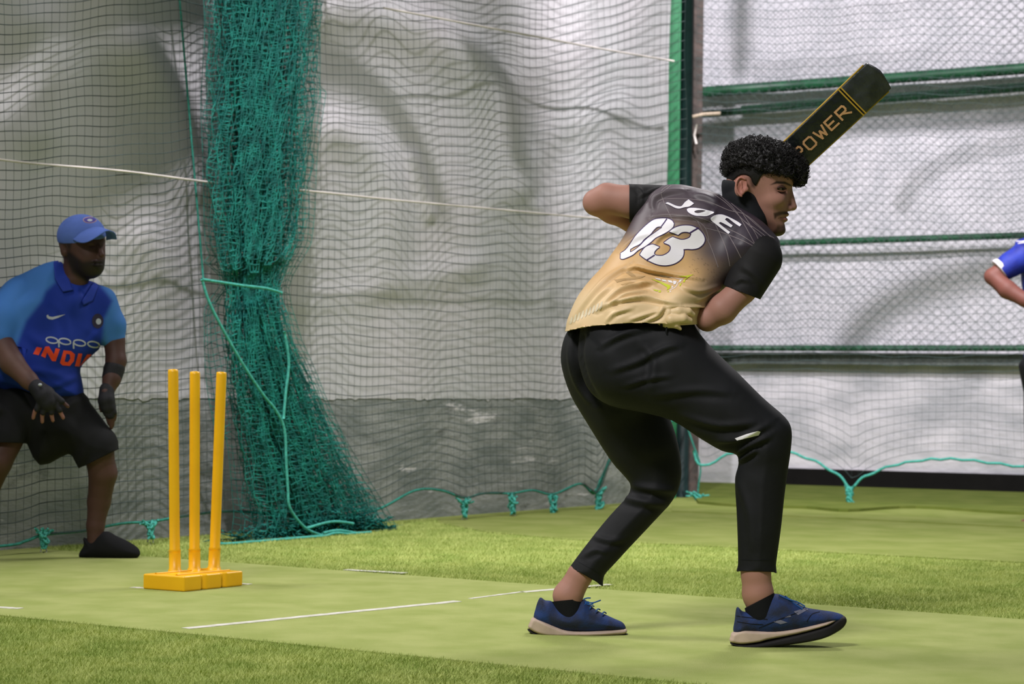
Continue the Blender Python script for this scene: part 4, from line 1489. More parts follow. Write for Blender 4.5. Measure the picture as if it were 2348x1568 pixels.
Ep = smooth_loop(Z7([(1635, 640), (1700, 595), (1800, 580), (1880, 600), (1970, 640), (2080, 700), (2140, 745), (2110, 778), (2020, 720), (1930, 650), (1890, 640), (1870, 665), (1930, 715), (1995, 760), (1970, 795), (1880, 745),
         (1800, 705), (1765, 720), (1850, 790), (1955, 870), (1925, 900), (1820, 820), (1720, 740), (1645, 680)]), 3)
decal('number_outline', sb, ribbon_poly(Jp, 1.6, 1, True) + ribbon_poly(Oo, 1.6, 1, True) + ribbon_poly(Ep, 1.8, 1, True), M_purple, shirt, 0.0014, 5)
decal('name_lettering', sb, [[Jp], [Oo, Oi], [Ep]], M_num, shirt, 0.0024, 4)
decal('lime_flash', sb, [[Z1(L)] for L in ([(1330, 380), (1560, 375), (1770, 335), (1640, 412), (1440, 405)], [(600, 455), (850, 520), (1145, 640), (1125, 715), (1060, 690), (860, 570)], [(670, 742), (810, 760), (790, 800), (700, 775)],
      [(820, 765), (890, 770), (880, 825), (815, 815)], [(1640, 405), (1545, 480), (1525, 552), (1480, 552), (1500, 490), (1590, 412)], [(1455, 560), (1415, 645), (1380, 660), (1400, 600)], [(1060, 690), (1125, 715), (1040, 770)], [(1065, 785), (1100, 785), (1090, 815), (1065, 812)])], M_lime, shirt, 0.0015, 4)
decal('white_flash', sb, [[Z1(L)] for L in ([(720, 432), (870, 460), (890, 497), (760, 465)], [(900, 470), (1010, 490), (1050, 535), (930, 515)], [(1060, 490), (1170, 505), (1215, 572), (1100, 550)], [(1210, 510), (1310, 515), (1290, 590), (1230, 615)],
      [(1390, 480), (1425, 480), (1410, 545), (1380, 545)], [(1180, 650), (1215, 650), (1200, 705), (1178, 705)], [(1125, 785), (1160, 785), (1150, 812), (1125, 812)])] + ribbon_poly(Z1([(860, 375), (1000, 395), (1200, 425), (1350, 455), (1470, 460)]), 1.3, 3)
      + ribbon_poly(Z1([(1470, 460), (1400, 530), (1340, 560), (1290, 670), (1130, 760)]), 1.2, 3), M_num, shirt, 0.0015, 4)
decal('brown_flash', sb, [[Z1(L)] for L in ([(-380, 480), (-60, 445), (160, 410), (480, 376), (350, 440), (150, 475), (-100, 500), (-300, 560)], [(0, 250), (120, 300), (210, 385), (90, 390), (-60, 300)], [(-200, 610), (0, 560), (200, 545), (60, 580), (-120, 640)])], M_brownp, shirt, 0.0011, 5)
crm = []
for i in range(9):
    cx, cy = 1305 + i * 8.5, 742 - i * 4.2
    crm.append([[(cx, cy), (cx + 5, cy - 16), (cx + 9, cy - 18), (cx + 7, cy - 4), (cx + 3, cy + 2)]])
decal('cream_flash', sb, crm, M_cream, shirt, 0.0012, 5)

# sleeves
def sleeve(a, b_, line, box, fl=()):
    q = SDF(0.01)
    q.chain([a, b_])
    V, Fc = q.mesh(0.0038, 1)
    V, Fc = cutmesh(V, Fc, [(line, box)])
    if fl: V = folds(V, Fc, fl)
    o = mesh_obj('sleeve', V, Fc, M_black_sleeve, shirt)
    o.modifiers.new('thick', 'SOLIDIFY').thickness = 0.002
sleeve((1536, 470, 6.35, 45), (1425, 465, 6.36, 44), ((1443, 420), (1443, 512)), (1360, 380, 1500, 560),
       [([(1465, 452), (1500, 436), (1535, 428)], 0.005, 4), ([(1478, 484), (1500, 455), (1522, 440)], 0.005, 5), ([(1462, 430), (1472, 445), (1468, 475)], 0.004, 5)])
sleeve((1736, 592, 6.225, 58), (1682, 712, 6.2, 38), ((1670, 658), (1737, 684)), (1560, 600, 1850, 800),
       [([(1700, 610), (1730, 630), (1750, 660)], 0.004, 8), ([(1680, 650), (1700, 640), (1720, 645)], 0.004, 6)])

# shoes
def shoe(upper, mid, out, Y, toe_x, heel_x, parent):
    up = SDF(0.008)
    a0 = [(heel_x + 30, upper[0][1] + 20, Y, 0.038), ((heel_x + toe_x) / 2, upper[0][1] + 45, Y, 0.046), (toe_x - 45, upper[0][1] + 45, Y, 0.046), (toe_x - 5, upper[0][1] + 45, Y, 0.026)]
    up.infl(upper, Y, 34, 0.045, ns=4, Dfun=a0)
    V, Fc = up.mesh(0.003, 2)
    root = mesh_obj('shoe', V, Fc, M_shoe, parent)
    for nm, pl, m, D in (('midsole', mid, M_mid, 0.0475), ('outsole', out, M_out, 0.0485)):
        q = SDF(0.004)
        a1 = [(heel_x + 4, pl[0][1] + 8, Y, D * 0.55), (heel_x + 45, pl[0][1] + 8, Y, D * 0.86), (toe_x - 60, pl[0][1], Y, D), (toe_x - 3, pl[0][1], Y, D * 0.4)]
        q.infl(pl, Y, 7, D, ns=3, Dfun=a1)
        V, Fc = q.mesh(0.0028, 1)
        mesh_obj(nm, V, Fc, m, root)
    return root, None
bs, _ = shoe([(1238, 1370), (1250, 1376), (1264, 1378), (1282, 1390), (1300, 1395), (1318, 1388), (1332, 1375), (1345, 1377), (1364, 1396), (1404, 1416), (1428, 1427), (1435, 1442), (1420, 1447), (1320, 1449), (1267, 1442), (1226, 1424), (1228, 1395)],
     [(1226, 1414), (1267, 1430), (1300, 1442), (1350, 1444), (1407, 1441), (1434, 1440), (1435, 1452), (1400, 1456), (1309, 1458), (1262, 1458), (1232, 1452), (1212, 1440), (1214, 1428)],
     [(1211, 1441), (1236, 1451), (1280, 1455), (1400, 1454), (1434, 1451), (1433, 1457), (1350, 1462), (1278, 1462), (1232, 1458), (1212, 1447)], YB, 1436, 1210, batsman)
fs, _ = shoe([(1690, 1391), (1704, 1402), (1722, 1398), (1740, 1382), (1762, 1366), (1780, 1361), (1806, 1369), (1844, 1391), (1880, 1398), (1913, 1403), (1934, 1411), (1938, 1426), (1906, 1432), (1826, 1448), (1725, 1455), (1684, 1452), (1685, 1420)],
     [(1679, 1450), (1700, 1441), (1725, 1442), (1774, 1443), (1826, 1436), (1880, 1424), (1915, 1414), (1928, 1414), (1896, 1432), (1826, 1452), (1756, 1466), (1739, 1471), (1697, 1476), (1674, 1471), (1675, 1460)],
     [(1674, 1472), (1700, 1474), (1745, 1468), (1826, 1449), (1896, 1429), (1915, 1418), (1934, 1411), (1941, 1424), (1926, 1444), (1880, 1464), (1809, 1477), (1740, 1486), (1704, 1486), (1680, 1479)], YF, 1942, 1674, batsman)
def laces(pts, Y, parent, loops):
    b = MB()
    for (a, c) in pts:
        b.tube(spline([P(a[0], a[1], Y - 0.030), P((a[0] + c[0]) / 2, (a[1] + c[1]) / 2 - 4, Y - 0.016), P(c[0], c[1], Y)], 4), 0.0020, 6)
    for L in loops:
        b.tube(spline([P(u_, v_, Y - 0.02 - 0.004 * i) for i, (u_, v_) in enumerate(L)], 6), 0.0022, 6)
    b.build('lace', M_lace, parent)
laces([((1340, 1388), (1350, 1380)), ((1352, 1396), (1362, 1390)), ((1366, 1402), (1376, 1398)), ((1380, 1408), (1390, 1406))], YB, bs, [[(1338, 1374), (1346, 1371), (1354, 1371)], [(1340, 1380), (1358, 1382), (1372, 1378), (1377, 1376)], [(1336, 1382), (1352, 1386), (1360, 1384)]])
laces([((1790, 1380), (1800, 1370)), ((1806, 1386), (1816, 1377)), ((1822, 1392), (1832, 1385)), ((1836, 1398), (1848, 1394))], YF, fs, [[(1786, 1364), (1808, 1374), (1828, 1380), (1846, 1390)], [(1800, 1366), (1822, 1384), (1840, 1396)]])
q = SDF(0.004); q.chain([(1738, 1362, YF, 37.5), (1745, 1405, YF, 34)])
mesh_obj('sock_cuff', *cutmesh(*q.mesh(0.003, 1), [(((1780, 1357), (1696, 1400)), (1600, 1250, 1850, 1500))]), M_sock, fs)
q = SDF(0.004); q.chain([(1299, 1368, YB, 35.5), (1306, 1408, YB, 31)])
mesh_obj('sock_cuff', *cutmesh(*q.mesh(0.003, 1), [(((1338, 1372), (1258, 1380)), (1200, 1250, 1400, 1500))]), M_sock, bs)
# scuff marks and stitched lines on the uppers
fsb = bvh_of(*[np.array([v.co + Vector(fs.location) for v in fs.data.vertices]), [tuple(p.vertices) for p in fs.data.polygons]])
decal('scuff', fsb, [[[(1772, 1425), (1790, 1421), (1806, 1427), (1790, 1431)]], [[(1820, 1402), (1848, 1392), (1853, 1397), (1830, 1410)]], [[(1798, 1416), (1812, 1409), (1814, 1414)]]], mat('scuff_grey', (118, 118, 138), 0.8), fs, 0.001)
for L_ in ([(1688, 1412), (1720, 1416), (1760, 1420)], [(1690, 1425), (1720, 1430), (1750, 1432)], [(1740, 1440), (1800, 1415), (1830, 1404)], [(1850, 1425), (1862, 1408), (1880, 1402)]):
    decal('stitching', fsb, ribbon_poly(L_, 1.6), M_sock, fs, 0.001)
False and decal('stitching', fsb, ribbon_poly([(1688, 1412), (1720, 1416), (1760, 1420)], 1.5) + ribbon_poly([(1690, 1425), (1720, 1430), (1750, 1432)], 1.5) + ribbon_poly([(1740, 1440), (1800, 1415), (1830, 1404)], 2) + ribbon_poly([(1850, 1425), (1862, 1408), (1880, 1402)], 2), M_sock, fs, 0.001)

# ------------------------------------------------------------------ bat
NRM = np.cross(AX, [0, 1, 0]); NRM /= np.linalg.norm(NRM)
ang = math.radians(12)
WD = NRM * math.cos(ang) + np.cross(AX, NRM) * math.sin(ang)
if WD[2] < 0: WD = -WD
FN = np.cross(AX, WD)
if FN[1] > 0: FN = -FN
LB = np.linalg.norm(GB - GA)
bat = empty('cricket_bat', tuple(GA))
tag(bat, 'black cricket bat with gold lettering raised behind the batsman head', 'bat')
def blade(t0, t1, n, w0, w1, rnd, m, name):
    V, Fs = [], []
    prof = [(-1, 0.35), (-0.98, 0.9), (-0.6, 1.05), (0, 1.12), (0.6, 1.05), (0.98, 0.9), (1, 0.35), (0.9, -0.1), (0.35, -0.9), (0, -1.25), (-0.35, -0.9), (-0.9, -0.1)]
    for i in range(n):
        u_ = i / (n - 1)
        t_ = t0 + (t1 - t0) * u_
        w = (w0 + (w1 - w0) * u_) / 2
        th = 0.019 * (0.6 + 0.5 * math.sin(min(1, (t_ - 0.30) / 0.5) * 2.2))
        for a, c in prof:
            bul = (1 - (a) ** 2) * rnd * (1 if i == n - 1 else 0.5 if i == n - 2 else 0)
            V.append(GA + AX * (t_ + bul) + WD * (a * w) + FN * (c * th))
    k = len(prof)
    for i in range(n - 1):
        for j in range(k):
            Fs.append((i * k + j, i * k + (j + 1) % k, (i + 1) * k + (j + 1) % k, (i + 1) * k + j))
    Fs.append(tuple(range(k))[::-1]); Fs.append(tuple(range((n - 1) * k, n * k)))
    o = mesh_obj(name, V, Fs, m, bat, smooth=False)
    bv = o.modifiers.new('bevel', 'BEVEL'); bv.width = 0.003; bv.segments = 3; bv.limit_method = 'ANGLE'
    return o
tg = LB - 0.105
blade(0.30, tg, 14, 0.098, 0.106, 0, M_bat, 'blade')
blade(tg + 0.0005, LB, 6, 0.106, 0.106, 0.013, M_toe, 'toe')
def front_th(t_): return 0.019 * (0.6 + 0.5 * math.sin(min(1, (t_ - 0.30) / 0.5) * 2.2))
def bp(t_, w, off=0.0012):
    a = max(-1, min(1, w / 0.052))
    c = 1.12 - 0.20 * a * a
    return GA + AX * t_ + WD * w + FN * (c * front_th(t_) + off)
def bat_ribbon(name, lines, wd, m):
    V, Fs = [], []
    for L in lines:
        L = np.array(L, float)
        den = [L[0]]
        for a, c in zip(L[:-1], L[1:]):
            for k in range(1, 4): den.append(a + (c - a) * k / 3)
        L = np.array(den)
        for i in range(len(L) - 1):
            d = L[i + 1] - L[i]; d = d / (np.linalg.norm(d) + 1e-9)
            nn = np.array([-d[1], d[0]]) * wd / 2
            e = d * wd * 0.35
            q = [L[i] + nn - e, L[i + 1] + nn + e, L[i + 1] - nn + e, L[i] - nn - e]
            Fs.append(tuple(range(len(V), len(V) + 4)))
            V += [bp(t_, w, 0.0014 + 0.00001 * i) for t_, w in q]
    return mesh_obj(name, V, Fs, m, bat, smooth=False)
for dt in (-0.0045, 0.0045):
    bat_ribbon('gold_band', [[(tg + dt, -0.053), (tg + dt, 0.0), (tg + dt, 0.053)]], 0.004, M_gold)
# lettering in bat space: t along the blade, w across it (up is towards the upper left edge)
def glyph(ch, t0, w0, sx, sy):
    G_ = {'P': [[(0, 0), (0, 1), (.8, 1), (.9, .85), (.9, .6), (.8, .48), (0, .48)]],
          'O': [[(.15, 0), (.75, 0), (.9, .15), (.9, .85), (.75, 1), (.15, 1), (0, .85), (0, .15), (.15, 0)]],
          'W': [[(0, 1), (.25, 0), (.5, .7), (.75, 0), (1, 1)]],
          'E': [[(.9, 1), (0, 1), (0, 0), (.9, 0)], [(0, .5), (.7, .5)]],
          'R': [[(0, 0), (0, 1), (.8, 1), (.9, .85), (.9, .6), (.8, .45), (0, .45)], [(.35, .45), (1.05, -.05)]]}[ch]
    return [[(t0 + a * sx, w0 + b_ * sy) for a, b_ in L] for L in G_]
# on the photo the word starts behind the hair and ends a hand's breadth below the gold band
let = []
t_end = tg - 0.014
for i, ch in enumerate('POWER'):
    let += glyph(ch, t_end - (5 - i) * 0.043, -0.019, 0.032, 0.032)
bat_ribbon('gold_lettering', let, 0.0062, M_goldl)
b = MB()
for sd in (-1, 1):
    b.tube([GA + AX * t_ + WD * sd * (0.0492 + 0.004 * (t_ - 0.3) / 0.45) + FN * 0.6 * front_th(t_) for t_ in np.linspace(0.31, LB - 0.01, 20)], 0.0030, 6)
b.build('gold_edge', M_gold, bat)
MB().tube([GA + AX * t_ for t_ in np.linspace(0, 0.33, 10)], [0.0175, 0.018, 0.017, 0.0165, 0.0165, 0.0165, 0.0165, 0.018, 0.022, 0.03], 14).build('handle', M_grip, bat)

# ------------------------------------------------------------------ stumps
stumps = empty('stumps', tuple(G(442, 1335)))
tag(stumps, 'bright yellow plastic wicket of three stumps on one moulded base', 'stumps')
cs_, cn_ = G(428, 1356, 0.005), G(557, 1335, 0.005)
ux = (cn_ - cs_); ux[2] = 0; ux /= np.linalg.norm(ux)
# base: front faces run from (328,1352)->(425,1355)->(557,1342)
fl_, fc_, fr_ = G(327, 1350, 0.005), G(422, 1357, 0.005), G(557, 1343, 0.005)
d1 = (fr_ - fc_)[:2]; L1 = np.linalg.norm(d1); d1 /= L1
d2_ = (fl_ - fc_)[:2]; L2 = np.linalg.norm(d2_); d2_ /= L2
b = MB()
def bpt(a, c, z): return np.array([fc_[0] + d1[0] * a * L1 + d2_[0] * c * L2, fc_[1] + d1[1] * a * L1 + d2_[1] * c * L2, z])
hb = 0.058
outl = [(0, 0), (.28, 0), (.33, .07), (.38, 0), (.62, 0), (.67, .07), (.72, 0), (1, 0), (1, 1), (.72, 1), (.67, .93), (.62, 1), (.38, 1), (.33, .93), (.28, 1), (0, 1)]
n = len(outl)
b.add([bpt(a, c, 0.005) for a, c in outl] + [bpt(a, c, hb) for a, c in outl], [tuple(range(n))[::-1], tuple(range(n, 2 * n))] + [(i, (i + 1) % n, n + (i + 1) % n, n + i) for i in range(n)])
b.build('base', M_orange, stumps, smooth=False, bevel=0.006)
b = MB()
for c in (.25, .75):
    b.tube([bpt(.04 + i * .02, c, hb + 0.001) for i in range(46)], 0.004, 6)
b.build('moulded_rib', M_orange, stumps)
for (xb, yb, xt, yt) in ((398, 1312, 397, 846), (443, 1309, 447, 851), (488, 1306, 508, 852)):
    A = G(xb, yb, hb)
    A = A + np.array([0, 0.03, 0])
    Bp = P(xt, yt, A[1])
    ax_ = Bp - A
    st = empty('stump_tmp', (0, 0, 0)); bpy.data.objects.remove(st)
    rr = 13.0 * A[1] / F
    tt = [0, .01, .012, .09, .1, .102, .112, .3, .6, .9, .985, .997, 1.0]
    ra = [1.3, 1.3, 1.12, 1.12, 1.12, 1.2, 1.0, 1.0, 1.0, 1.0, 1.0, .94, .5]
    MB().tube([A + ax_ * t_ for t_ in tt], [rr * q * 0.92 for q in ra], 24).build('stump', M_orange, stumps)

# ------------------------------------------------------------------ wicket keeper
YK = float(G(250, 1281)[1])
SKD = c3((74, 50, 43))
kb = SDF(0.012)
kb.chain([(95, 900, YK, 50), (105, 790, YK, 62), (130, 690, YK, 60), (172, 640, YK - 0.02, 30), (182, 600, YK - 0.02, 30)])
kb.chain([(150, 940, YK - .02, 36), (226, 1036, YK - 0.05, 34), (236, 1085, YK - 0.03, 32), (227, 1150, YK, 26), (219, 1205, YK, 20), (218, 1245, YK, 18)])
kb.chain([(50, 940, YK - .08, 38), (-10, 1060, YK - .18, 36), (-60, 1180, YK - .1, 30), (-85, 1260, YK - .1, 20)])
kb.chain([(245, 710, YK + .03, 26), (262, 780, YK + .03, 24), (266, 828, YK + .01, 23), (256, 870, YK - .02, 20), (244, 905, YK - .05, 14)])
kb.chain([(30, 700, YK - .1, 36), (-2, 780, YK - .16, 30), (28, 832, YK - .22, 27), (66, 872, YK - .26, 20), (86, 890, YK - .28, 16)])
# right hand: palm, four fingers, thumb
def hand(palm, fingers, thumb, Y, r=5.2):
    kb.chain([(a, b_, Y, rr) for a, b_, rr in palm], k=0.01)
    for L in fingers + [thumb]:
        kb.chain([(a, b_, Y - 0.01 + 0.006 * i, r * (1.08 - 0.1 * i)) for i, (a, b_) in enumerate(L)], k=0.003)
hand([(88, 892, 16), (105, 908, 20), (112, 922, 20)], [[(88, 926), (80, 944), (76, 958)], [(102, 932), (97, 952), (97, 967)], [(117, 932), (118, 950), (121, 964)], [(130, 926), (138, 944), (145, 958)]], [(124, 905), (142, 920), (156, 932)], YK - .29)
hand([(243, 900, 13), (244, 920, 16), (248, 935, 15)], [[(240, 938), (246, 956), (250, 972)], [(247, 942), (253, 962), (255, 982)], [(254, 942), (259, 960), (259, 976)], [(259, 936), (264, 950), (263, 962)]], [(238, 915), (230, 928), (232, 942)], YK - .06, 4.6)
kV1 = kb.mesh(0.0055, 2)
kh = SDF(0.008)
YKh = YK - 0.03
def kp(a, b_, dy): return P(a, b_, YKh + dy)
sk = YKh / F
kh.ell(kp(188, 552, 0), (53 * sk, 0.082, 56 * sk))
kh.ell(kp(203, 588, -0.02), (38 * sk, 0.066, 48 * sk), 0.02)
kh.ell(kp(207, 612, -0.02), (30 * sk, 0.054, 26 * sk), 0.015)
kh.cone(kp(175, 600, 0), kp(172, 645, 0.01), 0.05, 0.055, 0.02)
kh.cone(kp(226, 560, -0.075), kp(233, 584, -0.088), 0.007, 0.012, 0.008)
kh.ell(kp(212, 563, -0.082), (9 * sk, 0.012, 5 * sk), 0.004, sub=True)
kh.ell(kp(236, 562, -0.05), (6 * sk, 0.012, 5 * sk), 0.004, sub=True)
kh.cone(kp(216, 604, -0.092), kp(236, 603, -0.072), 0.002, 0.002, 0.003, sub=True)
kh.ell(kp(225, 600, -0.078), (12 * sk, 0.009, 3.2 * sk), 0.006)
kh.ell(kp(225, 608, -0.078), (11 * sk, 0.009, 3.6 * sk), 0.006)
kh.ell(kp(147, 572, -0.045), (9 * sk, 0.010, 17 * sk), 0.004)
kh.ell(kp(149, 571, -0.058), (4.5 * sk, 0.006, 10 * sk), 0.003, sub=True)
kV2 = kh.mesh(0.0035, 2)
kV, kF = join(kV1, kV2)
keeper = mesh_obj('person', kV, kF, M_skin)
tag(keeper, 'wicket keeper in blue cap and blue polo crouching behind the stumps', 'person')
x, y = proj(kV)
col = np.tile(SKD, (len(kV), 1))
hm = np.zeros(len(kV)); hm[len(kV1[0]):] = 1
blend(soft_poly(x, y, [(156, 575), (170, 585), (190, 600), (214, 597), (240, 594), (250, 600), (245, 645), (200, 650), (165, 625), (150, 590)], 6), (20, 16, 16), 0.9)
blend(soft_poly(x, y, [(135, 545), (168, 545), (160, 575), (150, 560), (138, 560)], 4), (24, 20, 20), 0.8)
hm[:] = 1
blend(soft_poly(x, y, [(65, 935), (160, 935), (165, 975), (65, 975)], 4) * (y < 990), (150, 104, 92), 0.7)
blend(soft_poly(x, y, [(0, 780), (60, 850), (70, 900), (-30, 860)], 10) * (x < 90), (104, 76, 66), 0.7)
set_dye(keeper, col)
# cap
cp = SDF(0.004)
cp.ell(kp(187, 541, 0.0), (56 * sk, 0.088, 50 * sk))
cp.cut(RN @ np.array([0.10, -1.0, -0.25]), kp(186, 549, 0))
cV, cF = cp.mesh(0.004, 1)
cap = mesh_obj('cap', cV, cF, M_cap, keeper)
b = MB()
V, Fs = [], []
nb = 25
outp = spline([(168, 549, -.085), (180, 554, -.110), (194, 555, -.130), (208, 550, -.150), (225, 540, -.155), (240, 530, -.140), (252, 528, -.115), (264, 534, -.080), (268, 547, -.045)], 3)
inp = spline([(166, 547, -.078), (178, 538, -.086), (192, 529, -.086), (206, 523, -.080), (220, 520, -.070), (232, 521, -.056), (240, 527, -.040), (243, 537, -.022), (243, 549, -.005)], 3)
th = np.array([0, 0, 0.004])
for q_, r_ in zip(inp, outp):
    a_, b2 = kp(*q_), kp(*r_)
    m_ = (a_ + b2) / 2 + np.array([0, 0, 0.003])
    V += [a_, m_, b2, a_ - th, m_ - th, b2 - th]
for i in range(nb - 1):
    for q in ((0, 1), (1, 2)):
        Fs.append((i * 6 + q[0], i * 6 + q[1], (i + 1) * 6 + q[1], (i + 1) * 6 + q[0]))
        Fs.append((i * 6 + q[0] + 3, (i + 1) * 6 + q[0] + 3, (i + 1) * 6 + q[1] + 3, i * 6 + q[1] + 3))
    Fs.append((i * 6 + 2, i * 6 + 5, (i + 1) * 6 + 5, (i + 1) * 6 + 2))
mesh_obj('brim', V, Fs, M_cap, cap)
cb = bvh_of(cV, cF)
def ring(cx, cy, rx, ry, n=28): return [(cx + rx * math.cos(t_ * 2 * math.pi / n), cy + ry * math.sin(t_ * 2 * math.pi / n)) for t_ in range(n)]
decal('emblem', cb, [[ring(206, 504, 16, 7.5)]], mat('emblem_tan', (168, 140, 140), 0.8), cap, 0.0012, 4)
decal('emblem', cb, [[ring(206, 504, 14, 6)]], mat('emblem_navy', (72, 66, 140), 0.8), cap, 0.002, 4)
decal('emblem', cb, [[ring(206, 504.5, 6, 3)]], M_greyp, cap, 0.0028, 4)
# polo shirt
kp_ = SDF(0.014)
tor = [(130, 598), (160, 622), (190, 640), (218, 648), (250, 676), (262, 715), (250, 775), (233, 795), (209, 818), (186, 845), (191, 880), (189, 914), (130, 925), (60, 915), (0, 898), (-50, 890), (-45, 800), (-30, 720), (0, 665), (60, 626)]
kp_.infl(tor, YK, 85, 0.13, ns=3, Dfun=[(110, 830, YK - .03, 0.15), (90, 720, YK - .02, 0.145), (170, 680, YK, 0.125), (60, 640, YK - .03, 0.09), (230, 690, YK + .02, 0.085)])
kp_.chain([(48, 678, YK - .06, 44), (2, 735, YK - .12, 46), (-8, 775, YK - .15, 44)], k=0.02)
kp_.chain([(236, 690, YK + .03, 32), (258, 745, YK + .03, 29), (260, 775, YK + .03, 27)], k=0.02)
kp_.infl([(152, 590), (160, 640), (184, 692), (206, 655), (222, 600)], YK - 0.16, 8, 0.09, sub=True, ns=2, k=0.002)
pV, pF = kp_.mesh(0.0055, 2)
pV, pF = cutmesh(pV, pF, [(((225, 792), (292, 798)), (228, 770, 300, 840)), (((-60, 765), (50, 797)), (-80, 740, 50, 860))])
pV = folds(pV, pF, [([(60, 760), (110, 800), (160, 830)], 0.006, 12), ([(40, 860), (90, 850), (160, 870)], 0.006, 10), ([(100, 890), (140, 880), (180, 860)], 0.005, 8), ([(240, 720), (225, 760), (200, 790)], 0.005, 8), ([(120, 690), (150, 730), (160, 790)], 0.004, 9), ([(0, 870), (40, 880), (80, 900)], 0.006, 8)])
polo = mesh_obj('polo_shirt', pV, pF, M_polo, keeper)
polo.modifiers.new('thick', 'SOLIDIFY').thickness = 0.002
x, y = proj(pV)
lb = np.maximum(soft_poly(x, y, [(-80, 560), (128, 590), (126, 648), (105, 668), (96, 690), (60, 735), (35, 800), (-80, 830)], 7), soft_poly(x, y, [(212, 635), (245, 672), (258, 690), (240, 730), (232, 810), (310, 810), (310, 640)], 7))
cc = c3((22, 48, 138)) * (1 - lb[:, None]) + c3((60, 112, 178)) * lb[:, None]
set_dye(polo, cc)
pb = bvh_of(pV, pF)
cl1 = decal('collar', pb, [[[(122, 598), (140, 594), (150, 620), (168, 666), (144, 670), (126, 640)]]], M_polo_col, polo, 0.006, 6)
cl2 = decal('collar', pb, [[[(214, 646), (224, 658), (212, 690), (190, 700), (188, 690), (206, 660)]]], M_polo_col, polo, 0.006, 6)
for q in (cl1, cl2):
    if q: q.modifiers.new('thick', 'SOLIDIFY').thickness = 0.004
Z5 = lambda L: [(a / 3.563, 460 + b_ / 3.563) for a, b_ in L]
decal('chest_mark', pb, [[Z5([(380, 938), (392, 930), (400, 945), (430, 950), (470, 940), (535, 928), (480, 955), (430, 972), (400, 968), (382, 955)])]], M_greyp, polo, 0.0012, 4)
def ellipse(cx, cy, rx, ry, n=20): return [(cx + rx * math.cos(2 * math.pi * i / n) + 0.12 * ry * math.sin(2 * math.pi * i / n), cy + ry * math.sin(2 * math.pi * i / n) + 0.12 * rx * math.cos(2 * math.pi * i / n)) for i in range(n)]
op = []
for cx, cy, kind in ((425, 1140, 'o'), (530, 1150, 'p'), (650, 1162, 'p'), (765, 1175, 'o')):
    op += ribbon_poly(Z5(ellipse(cx, cy, 48, 24)), 3.2, 1, True)
    if kind == 'p': op += ribbon_poly(Z5([(cx - 50, cy - 5), (cx - 48, cy + 48)]), 3.6, 1)
decal('sponsor_lettering', pb, op, M_greyp, polo, 0.0014, 4)
def zs(L, sh=0): return Z5(L)
ind = [[zs([(270, 1252), (300, 1195), (345, 1203), (315, 1262)])],
       [zs([(335, 1268), (370, 1192), (400, 1190), (440, 1255), (455, 1205), (490, 1212), (455, 1312), (425, 1310), (385, 1240), (370, 1285)])],
       [zs([(490, 1325), (520, 1222), (580, 1228), (612, 1255), (605, 1310), (570, 1350), (510, 1345)]), zs([(528, 1315), (542, 1250), (570, 1255), (575, 1290), (555, 1320)])],
       [zs([(612, 1352), (640, 1248), (672, 1250), (650, 1355)])],
       [zs([(652, 1355), (712, 1256), (748, 1255), (715, 1352), (690, 1350), (698, 1325), (680, 1328)])]]
decal('team_lettering', pb, ind, M_red, polo, 0.0014, 4)
decal('crest', pb, [[ring(224, 736, 13, 17)]], mat('crest_dark', (44, 40, 60), 0.8), polo, 0.0012, 4)
decal('crest', pb, [[ring(226, 737, 6, 7)]], M_greyp, polo, 0.002, 4)
# gloves, arm band, wrist button
gl = SDF(0.006)
gl.chain([(84, 888, YK - .282, 19), (103, 907, YK - .292, 23.5), (112, 922, YK - .292, 23)])
for L in ([(90, 925), (85, 938)], [(103, 932), (99, 946)], [(117, 932), (118, 945)], [(130, 926), (136, 940)], [(124, 905), (142, 920)]):
    gl.chain([(a, b_, YK - .30, 7.2) for a, b_ in L], k=0.003)
mesh_obj('glove', *gl.mesh(0.0045, 1), M_glove, keeper)
gl = SDF(0.006)
gl.chain([(245, 893, YK - .045, 17), (244, 918, YK - .062, 19), (248, 934, YK - .062, 18)])
for L in ([(240, 938), (244, 950)], [(247, 942), (251, 955)], [(254, 942), (257, 954)], [(259, 936), (262, 946)]):
    gl.chain([(a, b_, YK - .07, 6.4) for a, b_ in L], k=0.003)
mesh_obj('glove', *gl.mesh(0.0045, 1), M_glove, keeper)
gl = SDF(0.004); gl.chain([(262, 845, YK, 24.5), (257, 864, YK - .012, 23)])
mesh_obj('arm_band', *gl.mesh(0.0045, 1), M_glove, keeper)
gl = SDF(0.002); gl.ell(P(92, 882, YK - .325), (0.008, 0.005, 0.006))
mesh_obj('wrist_button', *gl.mesh(0.0018, 1), M_greyp, keeper)
# shorts
ks = SDF(0.012)
ks.infl([(-70, 880), (40, 888), (188, 900), (200, 945), (223, 962), (246, 980), (266, 1022), (268, 1040), (196, 1076), (178, 1062), (160, 1040), (96, 1066), (60, 1000), (45, 985), (0, 985), (-70, 960)], YK - .03, 70, 0.12, ns=3,
        Dfun=[(60, 900, YK - .02, 0.15), (150, 920, YK - .02, 0.14), (120, 1000, YK - .06, 0.11), (220, 1030, YK - .06, 0.085), (0, 960, YK - .1, .12)])
ks.chain([(44, 940, YK - .08, 56), (6, 1005, YK - .15, 50), (-16, 1050, YK - .18, 47)])
ks.chain([(150, 935, YK - .03, 52), (226, 1020, YK - .05, 43), (232, 1060, YK - .05, 42)])
kV_, kF_ = ks.mesh(0.0065, 2)
kV_, kF_ = cutmesh(kV_, kF_, [(((-80, 1010), (46, 1016)), (-90, 990, 62, 1110)), (((180, 1074), (280, 1026)), (180, 1010, 300, 1100))])
sh_ = mesh_obj('shorts', kV_, kF_, M_shorts, keeper)
sh_.modifiers.new('thick', 'SOLIDIFY').thickness = 0.002
q = SDF(0.006)
